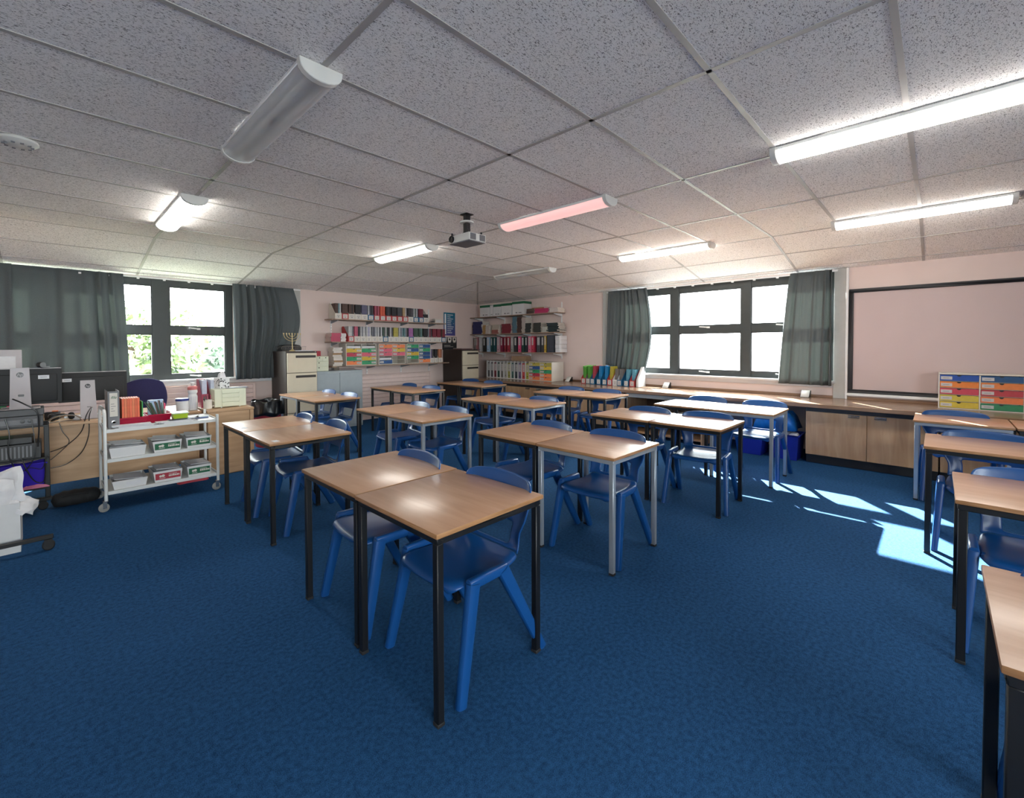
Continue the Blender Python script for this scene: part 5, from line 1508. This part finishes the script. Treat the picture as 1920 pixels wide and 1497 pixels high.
for k in range(12):
    a = (.62 + .006 * k, 5.11 + .01 * (k % 3), TT + .015); b_ = (.615 + .012 * k + rr.uniform(-.01, .01), 5.17, TT + .19 + rr.uniform(-.02, .01))
    a2 = (a[0] + .07, a[1] + .02, a[2]); 
    p_ = MB().tube([a2, b_], .0042, 6)
    o = solo('pencil', p_, col([(60, 60, 58), (40, 80, 50), (120, 90, 80)][k % 3]), '%s pencil leaning in the right red basket on the trolley, %s from the left' % (('grey', 'green', 'brown')[k % 3], ORD[k]), 'pencil', group='pencils in the red basket')
t = thing('plastic_wallet', 'clear bluish plastic wallet of supplies standing in the pencil basket', 'wallet', (.70, 5.225, TT + .007), .1)
MB().box(-.06, .06, -.012, .012, 0, .19).build('wallet_body', mat('clear_blue', (176, 196, 224), .25), t, bevel=.004)
solo('glue_stick', MB().lathe([(.013, 0), (.013, .09), (.010, .10), (0, .10)], n=14), 'card_white', 'white glue stick standing in the pencil basket', 'glue stick', (.765, 5.19, TT + .007))
solo('pink_case', MB().box(-.025, .025, -.01, .01, 0, .15), col((214, 70, 110)), 'bright pink pencil case standing in the pencil basket', 'pencil case', (.755, 5.25, TT + .007), bevel=.006)
rr = random.Random(44)
for k in range(9):
    x = .50 + rr.uniform(-.03, .03) if k < 5 else .80 + rr.uniform(-.03, .03)
    y = 4.962 if k < 5 else 4.972
    solo('paper_sheet', MB().box(-.13, .13, -.036, .036, 0, .0045), 'paper', 'white worksheet in the %s paper heap on the trolley top, %s up' % ('left' if k < 5 else 'right', ORD[k % 5] if k < 5 else ORD[k - 5]), 'paper', (x + .02, y, TT + .0005 + (k % 5 if k < 5 else k - 5) * .005), rr.uniform(-.06, .06), smooth=False, group='papers on the trolley top')
solo('dark_booklet', MB().box(-.12, .12, -.05, .05, 0, .003), col((60, 62, 80)), 'dark booklet with a bulldog clip on top of the right paper heap', 'booklet', (.88, 4.995, TT + .0215), .08, smooth=False)
t = thing('bulldog_clip', 'small black bulldog clip at the corner of the dark booklet on the trolley', 'clip', (.985, 4.99, TT + .025), .2)
MB().prism([(-.012, 0), (.012, 0), (0, .012)], 'Y', -.012, .012).build('jaw', 'black_plastic', t)
MB().tube([(0, -.006, .012), (.014, -.006, .020), (.014, .006, .020), (0, .006, .012)], .0012, 5).build('lever', 'black_plastic', t)
t = tub('lime green plastic tub with pale lid on the trolley', 'food_tub', 'tub', (.86, 5.08, TT + .001), .12, .12, .068, mat('lime_plastic', (170, 196, 50), .35), rim=0, taper=.82)
MB().box(-.066, .066, -.066, .066, .066, .078).build('lid', mat('pale_green', (206, 220, 196), .4), t, bevel=.004)
for k, c in enumerate([(80, 100, 150), (206, 214, 216)]):
    booklet('notebook', .012, .15, .20, c, '%s notebook lying at the right end of the trolley top' % ('blue', 'pale')[k], 'notebook', (.935 , 5.22, TT + .0065 + .0125 * k), (0, PI / 2, 0), 'notebooks at the right end of the trolley') if False else None
    solo('notebook', MB().box(-.08, .08, -.06, .06, 0, .010), col(c), '%s notebook lying at the right end of the trolley top' % ('blue', 'pale')[k], 'notebook', (1.01, 5.12, TT + .001 + .0105 * k), .1 * k, bevel=.002, group='notebooks on the trolley')
# boxes on the lower trolley shelves
def ream_box(label, x, z, w, hgt, m, band, paper_seed):
    t = thing('paper_box', label, 'box', (x, 4.945, z), 0, 'open paper boxes on the trolley')
    d = .30; th = .004
    def side(nm, pts, a): pass
    bt = .88
    prof = [(-w / 2 * bt, 0), (w / 2 * bt, 0), (w / 2, hgt), (-w / 2, hgt)]
    b = MB().add([(-w / 2 * bt, 0, 0), (w / 2 * bt, 0, 0), (w / 2, 0, hgt), (-w / 2, 0, hgt), (-w / 2 * bt, d, 0), (w / 2 * bt, d, 0), (w / 2, d, hgt), (-w / 2, d, hgt)],
                 [(0, 1, 2, 3), (5, 4, 7, 6), (4, 0, 3, 7), (1, 5, 6, 2), (4, 5, 1, 0)])
    b.build('box_body', 'card_white', t, smooth=False, solid=.004, offset=-1)
    if band:
        bd = MB().box(-w / 2 * .86, w / 2 * .86, -.0025, -.0008, hgt * .22, hgt * .80).build('printed_band', band, t, smooth=False)
        rr = random.Random(paper_seed)
        wr = MB(); xx = -w / 2 * .62
        wr.lathe([(.012, 0), (.012, -.001), (0, -.0012)], c=(-w * .17, -.0028, hgt * .56), n=10, axis='Y')
        wr.lathe([(.010, 0), (.010, -.001), (0, -.0012)], c=(-w * .26, -.0028, hgt * .54), n=10, axis='Y')
        xx = w * .02
        while xx < w * .37:
            q = rr.uniform(.006, .012); wr.box(xx, xx + q, -.0035, -.0024, hgt * .42, hgt * (.56 + rr.uniform(0, .05))); xx += q + .003
        wr.box(-w * .30, -w * .10, -.0035, -.0024, hgt * .32, hgt * .36); wr.box(w * .02, w * .3, -.0035, -.0024, hgt * .66, hgt * .69)
        wr.build('band_print', 'mag_cream', bd, smooth=False)
    return t
def papers_in(x, z, w, n, seed, wh, tilt=.15):
    r = random.Random(seed)
    for k in range(n):
        o = solo('paper_sheet', MB().box(-w * .40, w * .40, -.12, .12, 0, .004), 'paper', 'white paper sheet, %s up, in the %s' % (ORD[k], wh), 'paper', (x + r.uniform(-.006, .006), 5.095, z + .008 + k * .0155), 0, smooth=False, group='papers in the ' + wh)
        o.rotation_euler = (r.uniform(-.02, .02), r.uniform(-.03, .03) if k < n - 1 else .07, r.uniform(-.05, .05) if k < n - 2 else r.uniform(-.2, .2))
boxes = [(.47, .4325, .25, .085, None, 'plain white box on the middle trolley shelf', 'the leftmost'), (.745, .4325, .215, .095, 'green_print', 'green-banded box in the middle of the middle trolley shelf', ''), (.985, .4325, .205, .095, 'green_print', 'green-banded box at the right of the middle trolley shelf', ''),
         (.48, .1625, .24, .07, None, 'low worn box with a white label on the bottom trolley shelf', ''), (.745, .1625, .215, .095, 'red_print', 'red-banded box in the middle of the bottom trolley shelf', ''), (.985, .1625, .195, .095, 'green_print', 'green-banded box at the right of the bottom trolley shelf', '')]
for k, (x, z, w, hg, bd, lb, _) in enumerate(boxes):
    ream_box('open ' + lb, x, z, w, hg, 'card_white', bd, k)
    papers_in(x, z, w, 7 if hg > .08 else 5, 200 + k, ['plain white box, middle trolley shelf', 'left green-banded box, middle trolley shelf', 'right green-banded box, middle trolley shelf', 'worn box, bottom trolley shelf', 'red-banded box, bottom trolley shelf', 'green-banded box, bottom trolley shelf'][k])
solo('barcode_label', MB().box(-.05, .05, -.001, 0, 0, .03), 'paper', 'white barcode label stuck on the low worn box on the bottom trolley shelf', 'label', (.50, 4.9435, .1825), smooth=False)

# on the pedestal cabinet
PZ = .7012
t = thing('desktop_drawers', 'cream plastic desktop drawer unit on the beech cabinet behind the trolley', 'drawer unit', (1.42, 5.60, PZ))
MB().box(-.155, .155, .0, .28, .006, .205).build('body', 'cream_plastic', t, bevel=.005)
for k in range(4):
    MB().box(-.085, .085, -.006, .0, .012 + k * .048, .055 + k * .048).build('drawer', 'cream_plastic', t, bevel=.003)
for x in (-.09, .09): MB().box(x - .006, x + .006, -.004, .02, 0, .008).build('foot', 'light_plastic', t, smooth=False)
t = thing('tissue_box', 'white tissue box with black spots on top of the cream desktop drawers', 'tissue box', (1.365, 5.72, PZ + .2065), .3)
MB().box(-.055, .055, -.055, .055, 0, .12).build('box_body', 'card_white', t, bevel=.002)
sp = MB(); rr = random.Random(12)
for k in range(34):
    u, v = rr.uniform(-.048, .048), rr.uniform(.01, .11); r_ = rr.uniform(.004, .009)
    if k % 2: sp.lathe([(r_, 0), (r_, -.0008), (0, -.0009)], c=(u, -.0552, v), n=8, axis='Y')
    else: sp.lathe([(r_, -.0008), (r_, .0), (0, .0001)], c=(-.0550, u, v), n=8, axis='X')
sp.build('spots', 'black_plastic', t, smooth=False)
crumple(8, 8, .07, .05, .05, 90, .008).move((0, 0, .1205)).build('tissue', 'paper', t)
solo('magazine', MB().box(-.11, .11, -.075, .075, 0, .005), col((120, 124, 132)), 'grey magazine lying on the cream desktop drawers right of the tissue box', 'magazine', (1.50, 5.68, PZ + .2065), -.15, smooth=False)
for k, (x, y, h) in enumerate([(1.13, 5.85, .27), (1.21, 5.84, .25)]):
    t = thing('pink_file_holder', 'translucent dark pink file holder behind the mug, %s one' % ('left' if k == 0 else 'right'), 'file holder', (x, y - .02, PZ - .0105 + (.0105 if x > 1.165 else 0)), 0, 'pink file holders') if False else thing('file_holder', 'translucent dark pink file holder behind the mug, %s one' % ('left' if k == 0 else 'right'), 'file holder', (x + .08, y - .09, PZ), 0, 'pink file holders')
    pr = [(0, 0), (.22, 0), (.22, h + .04), (.14, h + .04), (0, h * .55)]
    for s_ in (-.034, .031): MB().prism(pr, 'X', s_, s_ + .003).build('side_panel', 'holder_pink', t, smooth=False)
    MB().box(-.031, .031, 0, .003, 0, h * .55).build('front_panel', 'holder_pink', t, smooth=False)
    MB().box(-.031, .031, .217, .22, 0, h + .04).build('back_panel', 'holder_pink', t, smooth=False)
    MB().box(-.031, .031, .003, .217, 0, .003).build('base', 'holder_pink', t, smooth=False)
    booklet('booklet', .045, .19, .30, (188, 196, 214), 'pale booklet in the %s pink file holder' % ('left' if k == 0 else 'right'), 'booklet', (x + .08, y + .02, PZ + .0035), (0, 0, 0), 'booklets in the pink file holders')
t = thing('mug', 'cream patterned mug holding pens behind the trolley', 'mug', (1.075, 5.68, DZ + .001))
t.location = (1.205, 5.62, PZ)
MB().lathe([(.036, 0), (.040, .004), (.042, .10), (.038, .10), (.036, .01), (0, .008)], n=22).build('cup', 'mag_cream', t)
MB().tube([(.040, 0, .082), (.062, 0, .078), (.070, 0, .055), (.062, 0, .030), (.040, 0, .024)], .006, 8).build('handle', 'mag_cream', t)
for k in range(4):
    MB_ = MB().tube([(1.205 + .012 * math.cos(k * 1.6), 5.62 + .012 * math.sin(k * 1.6), PZ + .015), (1.19 - .01 * k, 5.62 + .03 * math.sin(k * 1.6), PZ + .145 - .008 * k)], .004, 6)
    solo('pen', MB_, 'black_plastic', 'dark pen in the cream mug, %s one' % ORD[k], 'pen', group='pens in the mug')
t = thing('drinks_bottle', 'white sports bottle with pink lid and blue stripes behind the trolley', 'bottle', (1.085, 5.70, DZ + .001))
MB().lathe([(.040, 0), (.045, .006), (.045, .15), (.036, .175), (.045, .195), (.045, .215), (.040, .225), (0, .225)], n=22).build('bottle_body', 'card_white', t)
MB().lathe([(.046, .222), (.046, .250), (.034, .262), (.0, .263)], n=22).build('lid', col((190, 110, 110)), t)
MB().lathe([(.012, .262), (.014, .285), (.022, .288), (.020, .298), (0, .299)], n=14).build('spout', 'card_white', t)
sp = MB()
for a in (-2.2, -1.9, -1.5, -1.2):
    x, y = .0458 * math.cos(a), .0458 * math.sin(a)
    sp.beam((x, y, .02), (x, y, .15), .004, .001, n=4)
sp.build('stripes', mat('stripe_blue', (70, 90, 170), .5), t)
t = thing('storage_tub', 'white tub with a dark blue lid behind the lime tub', 'tub', (.985, 5.66, DZ + .001))
MB().lathe([(.050, 0), (.054, .004), (.057, .115), (0, .116)], n=24).build('tub_body', 'card_white', t)
MB().lathe([(.060, .115), (.061, .135), (.055, .140), (0, .141)], n=24).build('lid', mat('lid_blue', (36, 50, 120), .4), t)

# ------------------------------------------------------------------ outside
solo('lawn', MB().box(-60, 70, 8.6, 90, -3.3, -3.21), 'grass', 'bright green ground outside beyond the left window', 'lawn', smooth=False)
def tree(label, x, y, r, zt, m, seed, n=5200):
    t = thing('tree', label, 'tree', (x, y, -3.2), 0, 'trees outside the left window')
    H = zt + 3.2
    MB().tube([(0, 0, 0), (.1, .05, H * .4), (.0, .1, H * .75)], .22, 10, r1=.08).build('trunk', 'bark', t)
    bm_ = MB(); rr = random.Random(seed)
    for k in range(7):
        a = rr.uniform(0, 6.28); zz = H * rr.uniform(.35, .6)
        bm_.tube([(0, 0, zz), (r * .4 * math.cos(a), r * .4 * math.sin(a), zz + .6), (r * .75 * math.cos(a), r * .75 * math.sin(a), zz + 1.0)], .07, 6, r1=.02)
    bm_.build('branches', 'bark', t)
    lf = MB(); cl = []
    for k in range(26):
        a = rr.uniform(0, 6.28); q = rr.uniform(0, 1) ** .5 * r * .8; z = rr.uniform(H * .35, H - .6)
        f = 1 - abs((z - H * .62) / (H * .42)) ** 2 * .6
        cl.append((q * f * math.cos(a), q * f * math.sin(a), z, rr.uniform(.6, 1.1)))
    for k in range(n):
        c = rr.choice(cl)
        d = Vector((rr.gauss(0, 1), rr.gauss(0, 1), rr.gauss(0, 1))).normalized() * c[3] * rr.uniform(.6, 1.0)
        p = Vector(c[:3]) + d
        if p.z > H: continue
        s_ = rr.uniform(.09, .19)
        a = Vector((rr.gauss(0, 1), rr.gauss(0, 1), rr.gauss(0, 1))).normalized(); b = a.orthogonal().normalized()
        lf.add([p - a * s_, p + b * s_ * .5, p + a * s_, p - b * s_ * .5], [(0, 1, 2, 3)])
    lf.build('foliage', m, t, smooth=False)
tree('pale green tree outside the left window, behind its left panes', 1.6, 15.5, 2.2, 2.9, 'leaf_green', 1)
tree('blue-green tree outside the left window, behind its right panes', 4.4, 17.5, 2.6, 2.15, 'leaf_dark', 2, 6500)
tree('green tree outside the left window, behind the trolley side curtain', -1.6, 16.5, 2.6, 2.4, 'leaf_green', 3)
tree('green tree outside beyond the bunched left curtain', 7.6, 18.5, 2.8, 1.9, 'leaf_dark', 4)
